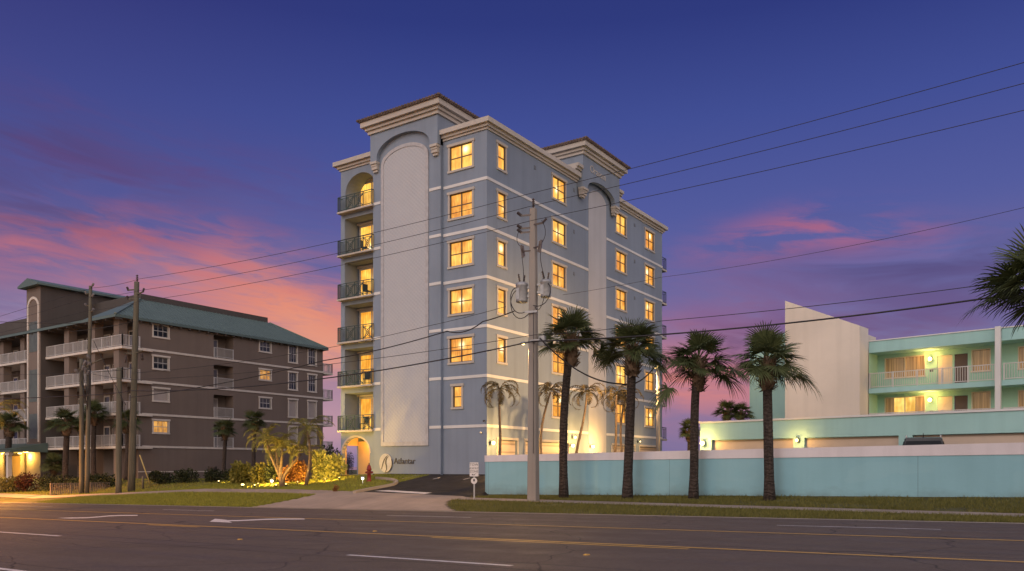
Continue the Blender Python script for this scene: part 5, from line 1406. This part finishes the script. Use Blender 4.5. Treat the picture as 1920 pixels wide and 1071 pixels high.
# sodium street lamp at the far left, unseen, assumed for the orange road wash
def added_lamp(x, y, h, label, power):
    t = thing('street_lamp', label, 'street lamp', (x, y, H(x, y)))
    mb = MB(); mb.tube([(0, 0, -.1), (0, 0, h * .6), (0, 0, h)], [.12, .1, .07], 10); mb.tube(bez((0, 0, h), (0, -.6, h + .5), (0, -1.2, h + .6), (0, -2.2, h + .5)), .05, 8); mb.build('post', M['steel'], t)
    mb = MB(); mb.box(-.16, .16, -2.9, -2.2, h + .42, h + .56, .04, .06); mb.build('head', M['steel'], t); mb = MB(); mb.box(-.13, .13, -2.85, -2.25, h + .38, h + .419); mb.build('lens', emis('added_sodium_lens', (1, .5, .12, 1), 20), t)
    spot(t, (0, -2.55, h + .3), (0, -3.5, 0), power, (1, .40, .07), 170, 1., .15)
    return t
added_lamp(-66, 28.0, 8.5, 'assumed unseen sodium street lamp just beyond the left edge of the view', 36000)  # unseen lamp, added for the orange light on the left road
nl = added_lamp(-41, -7.2, 8.0, 'added unseen sodium lamp on the near side, washing the road orange', 130000)  # unseen second lamp, added to spread the orange wash over the left road
nl.rotation_euler.z = math.pi

# SUV behind the wall
cpos = at_depth(1718, 818, 34.0)
car = thing('parked_car', 'dark sport utility vehicle with roof rails parked behind the wall', 'car', (cpos.x, cpos.y + 2.2, 1.06), R(7))
hcar = cpos.z - 1.06 - .03
def loft(mb, secs):
    rings = [[mb.vert(p) for p in s] for s in secs]; n = len(rings[0])
    for a, b in zip(rings, rings[1:]):
        for j in range(n): mb.face([a[j], a[(j + 1) % n], b[(j + 1) % n], b[j]])
    mb.face(rings[0][::-1]); mb.face(rings[-1])
kz = hcar / 1.72
def sec(y, w, zb, zt, r=.12): return [(-w + r, y, zb), (w - r, y, zb), (w, y, zb + r), (w, y, zt - r), (w - r, y, zt), (-w + r, y, zt), (-w, y, zt - r), (-w, y, zb + r)]
# seen across its tail: width along local X
mb = MB(); mb.smooth = False
loft(mb, [sec(-2.3, .82, .45, .95), sec(-2.2, .93, .35, 1.05), sec(-.9, .95, .3, 1.06), sec(.9, .95, .3, 1.05), sec(1.6, .92, .3, 1.0), sec(2.25, .86, .4, .88), sec(2.35, .7, .5, .75)])
loft(mb, [sec(-2.15, .84, 1.0, 1.1, .03), sec(-1.95, .72, 1.55 * kz, 1.68 * kz, .06), sec(-1.6, .74, 1.56 * kz, 1.72 * kz, .07), sec(.0, .74, 1.56 * kz, 1.72 * kz, .07), sec(.5, .7, 1.5 * kz, 1.66 * kz, .06), sec(1.35, .82, .98, 1.08, .03)])
cb = mb.build('body', M['car'], car)
mb = MB()
mb.poly([(-.80, -2.165, 1.12), (.80, -2.165, 1.12), (.66, -1.99, 1.56 * kz), (-.66, -1.99, 1.56 * kz)]); mb.poly([(-.78, 1.33, 1.1), (.78, 1.33, 1.1), (.64, .56, 1.58 * kz), (-.64, .56, 1.58 * kz)][::-1])
for s in (-1, 1): mb.poly([(s * .9, -1.9, 1.1), (s * .9, 1.0, 1.1), (s * .765, .35, 1.56 * kz), (s * .765, -1.7, 1.56 * kz)])
mb.build('windows', M['glass'], car)
for s in (-1, 1):
    for y in (-1.4, 1.4):
        mb = MB(); mb.tube([(s * .72, y, .36), (s * .96, y, .36)], .36, 18); w = mb.build('wheel', M['black'], car); mb = MB(); mb.tube([(s * .93, y, .36), (s * .972, y, .36)], .22, 14); mb.build('rim', M['steel'], w)
    mb = MB(); mb.tube([(s * .66, -1.75, 1.70 * kz), (s * .66, -1.6, 1.79 * kz), (s * .66, .0, 1.79 * kz), (s * .66, .25, 1.66 * kz)], .025, 6); mb.build('roof_rail', M['white_metal'], car)
    mb = MB(); mb.box(s * .80 - .08, s * .80 + .08, -2.32, -2.2, .8, 1.02); mb.build('tail_light', M['red'], car)
mb = MB(); mb.tube([(0, -1.2, 1.72 * kz), (0, -1.25, 1.72 * kz + .18)], .02, 6); mb.build('antenna', M['black'], car)

# white picket fence and small fittings before the brown block
f0, f1 = at_depth(205, 897, 66), at_depth(95, 902, 62)
fz = H(f0.x, f0.y)
fen = thing('picket_fence', 'low white railing fence in front of the brown block ground floor', 'fence', (f0.x, f0.y, fz), math.atan2(f1.y - f0.y, f1.x - f0.x))
Lf = math.hypot(f1.x - f0.x, f1.y - f0.y)
white_rail([(0, 0), (Lf, 0)], -.6, 1.0, .14, .05).build('rails', plain('old_fence_paint', (.2, .16, .13, 1), .8, .2), fen)
g = ground(398, 903); t = thing('utility_box', 'small dark utility meter frame against the brown wall', 'utility box', (g.x, g.y, g.z))
mb = MB(); mb.box(-.5, -.42, -.05, .05, 0, 1.15); mb.box(.42, .5, -.05, .05, 0, 1.15); mb.box(-.42, .42, -.1, .1, .5, 1.1); mb.build('meter_frame', M['black'], t)
g = ground(268, 917); t = thing('bollard', 'short wooden marker post left of the yellow guy guard', 'post', g)
mb = MB(); mb.tube([(0, 0, -.1), (0, 0, .9), (0, 0, .95)], [.09, .09, .06], 8); mb.build('shaft', M['wood'], t)

# furniture on the balconies, seen through the railings
def chair(x, y, z, rz, label, group):
    t = thing('balcony_chair', label, 'chair', (x, y, z), rz, group)
    mb = MB(); mb.box(-.22, .22, -.22, .22, .42, .46); mb.build('seat', M['black'], t)
    mb = MB(); mb.box(-.22, .22, .19, .23, .50, .95); mb.build('backrest', M['black'], t)
    for a in (-.2, .2):
        for b2 in (-.2, .2):
            mb = MB(); mb.bar((a, b2, 0), (a, b2, .42 if b2 < 0 else .96), .035); mb.build('leg', M['black'], t)
    return t
CG = 'dark chairs on the tower balconies'
for i, w in ((4, 'fifth'), (1, 'second'), (0, 'lowest'), (3, 'fourth')):
    chair(BX - 10.6 + .25 * (i % 2), BY + .35, BZ + FL[i], .5 * i, 'dark chair on the %s balcony of the tower front' % (w if w == 'lowest' else w + ' lowest'), CG)

# ------------------------------------------------------------------ sky and light
world = bpy.data.worlds.new('World'); scene.world = world; world.use_nodes = True
W_ = NT(world.node_tree); bg = world.node_tree.nodes['Background']
tc = W_.add('ShaderNodeTexCoord').outputs['Generated']
sep = W_.add('ShaderNodeSeparateXYZ'); W_.put(sep.inputs[0], tc); dx, dy, dz = sep.outputs
mth = W_.math
az = mth('MULTIPLY', mth('ARCTAN2', dx, dy), 57.2958)
daz = mth('ADD', az, math.degrees(PSI))            # degrees from the view's bearing
el = mth('MULTIPLY', mth('ARCSINE', dz), 57.2958)
cvs = W_.add('ShaderNodeCombineXYZ'); W_.put(cvs.inputs[0], mth('MULTIPLY', daz, .042)); W_.put(cvs.inputs[1], mth('MULTIPLY', mth('ADD', el, mth('MULTIPLY', daz, .10)), .23)); W_.put(cvs.inputs[2], mth('MULTIPLY', mth('ABSOLUTE', mth('SUBTRACT', daz, 20)), .004))
n1 = W_.noise(cvs.outputs[0], 1.6, 6, .58, .6)
n2 = W_.noise(cvs.outputs[0], 3.4, 6, .6, .4)
cvw = W_.add('ShaderNodeCombineXYZ'); W_.put(cvw.inputs[0], mth('MULTIPLY', daz, .03)); W_.put(cvw.inputs[1], mth('MULTIPLY', el, .05))
nw = W_.noise(cvw.outputs[0], 2.0, 3, .5)
elw = mth('ADD', el, mth('MULTIPLY', mth('SUBTRACT', nw, .5), 7.))
g01 = W_.maprange(el, -2, 40)
e = lambda d: (d + 2) / 42
base = W_.ramp(g01, [(0, lin(108, 106, 152)), (e(2), lin(120, 112, 156)), (e(7), lin(124, 114, 158)), (e(12), lin(102, 102, 158)), (e(17), lin(82, 90, 156)), (e(23), lin(64, 77, 147)), (e(29), lin(46, 57, 125)), (1, lin(34, 43, 100))])
# left of the view the blue is duller
base = W_.mix(W_.maprange(daz, -8, -36, 0, .55), base, W_.mix(.5, base, lin(70, 50, 100)))
def blob(a0, e0, sa, se, lo, hi, n, tilt=0.):
    u = mth('DIVIDE', mth('SUBTRACT', daz, a0), sa); v = mth('DIVIDE', mth('SUBTRACT', mth('ADD', elw, mth('MULTIPLY', mth('SUBTRACT', daz, a0), tilt)), e0), se)
    r = mth('ADD', mth('MULTIPLY', u, u), mth('MULTIPLY', v, v)); gss = mth('POWER', 2.718, mth('MULTIPLY', r, -1.))
    return mth('MULTIPLY', gss, W_.maprange(n, lo, hi), clamp=True)
sky = base
for (a0, e0, sa, se, lo, hi, n, c, k, tilt) in (
    (-24, 8, 18, 6, .3, .65, n1, (186, 132, 150), .75, .05),
    (-15.5, 10.6, 8, 1.9, .30, .56, n2, (240, 146, 108), 1.0, .16),
    (-13, 8.8, 5, 1.8, .3, .6, n2, (248, 166, 118), .85, .1),
    (-26, 14.6, 10, 1.6, .42, .62, n2, (176, 98, 112), .75, .05),
    (-24, 12.4, 15, 1.5, .42, .62, n2, (196, 112, 122), .85, .07),
    (-31, 17.5, 8, 2.6, .42, .6, n1, (84, 60, 104), .75, .05),
    (-24, 19, 12, 2.5, .45, .65, n2, (96, 70, 124), .5, .05),
    (-29, 8, 9, 2.2, .3, .6, n2, (150, 142, 178), .8, 0.),
    (-14, 3.5, 8, 3, .2, .5, n1, (206, 160, 166), .7, 0.),
    (8, 9, 22, 2.0, .42, .62, n2, (172, 112, 142), .7, .03),
    (13, 6, 7, 3.2, .2, .5, n1, (218, 132, 126), .95, 0.),
    (16, 10.5, 8, 2.2, .3, .6, n1, (138, 96, 142), .7, .0),
    (21, 14.5, 7, 1.3, .40, .58, n2, (178, 102, 130), .8, -.04),
    (27, 12.5, 9, 2.2, .38, .58, n1, (80, 72, 122), .8, 0.),
    (20, 8.3, 10, 1.8, .40, .58, n2, (88, 66, 112), .8, 0.),
    (28, 10, 9, 2.4, .35, .6, n1, (102, 84, 134), .7, 0.)):
    sky = W_.mix(mth('MULTIPLY', blob(a0, e0, sa, se, lo, hi, n, tilt), k), sky, lin(*c))
# the bright afterglow lies behind the camera, over the land
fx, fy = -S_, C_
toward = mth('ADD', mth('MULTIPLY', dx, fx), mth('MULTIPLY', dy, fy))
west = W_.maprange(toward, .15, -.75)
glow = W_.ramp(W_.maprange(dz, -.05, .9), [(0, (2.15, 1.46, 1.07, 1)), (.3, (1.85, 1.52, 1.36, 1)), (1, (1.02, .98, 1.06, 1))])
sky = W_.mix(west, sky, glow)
ov = W_.maprange(dz, .55, .95)
sky = W_.mix(mth('MULTIPLY', ov, .7), sky, (.62, .58, .74, 1))
st = W_.add('ShaderNodeTexSky', sky_type='NISHITA', sun_disc=False, sun_elevation=R(4), sun_rotation=R(170))
nish = W_.mix(1.0, st.outputs[0], (.002, .002, .002, 1), 'MULTIPLY')
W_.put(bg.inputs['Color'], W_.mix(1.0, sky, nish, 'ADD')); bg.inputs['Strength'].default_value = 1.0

sun = bpy.data.lights.new('sun', 'SUN'); sun.energy = .55; sun.angle = R(25); sun.color = (1, .84, .78)
so = bpy.data.objects.new('sun', sun); COL.objects.link(so)
so.rotation_euler = Vector((.12, .80, -.45)).to_track_quat('-Z', 'Y').to_euler()

# ------------------------------------------------------------------ camera
cam = bpy.data.cameras.new('camera'); cam.sensor_width = 36; cam.sensor_fit = 'HORIZONTAL'; cam.lens = F / 1920 * 36
cam.shift_y = (HOR - 1071 / 2) / 1920; cam.clip_start = .1; cam.clip_end = 20000
co = bpy.data.objects.new('camera', cam); COL.objects.link(co); co.location = (0, 0, HC); co.rotation_euler = (R(90), 0, PSI)
scene.camera = co
scene.view_settings.view_transform = 'Standard'; scene.view_settings.look = 'None'; scene.view_settings.exposure = 0; scene.view_settings.gamma = 1
scene.render.engine = 'CYCLES'
try:
    scene.cycles.use_denoising = True; scene.cycles.denoiser = 'OPENIMAGEDENOISE'; scene.cycles.denoising_input_passes = 'RGB_ALBEDO_NORMAL'
except Exception: pass
scene.cycles.max_bounces = 6; scene.cycles.diffuse_bounces = 3; scene.cycles.sample_clamp_indirect = 4.0; scene.cycles.caustics_reflective = False; scene.cycles.caustics_refractive = False
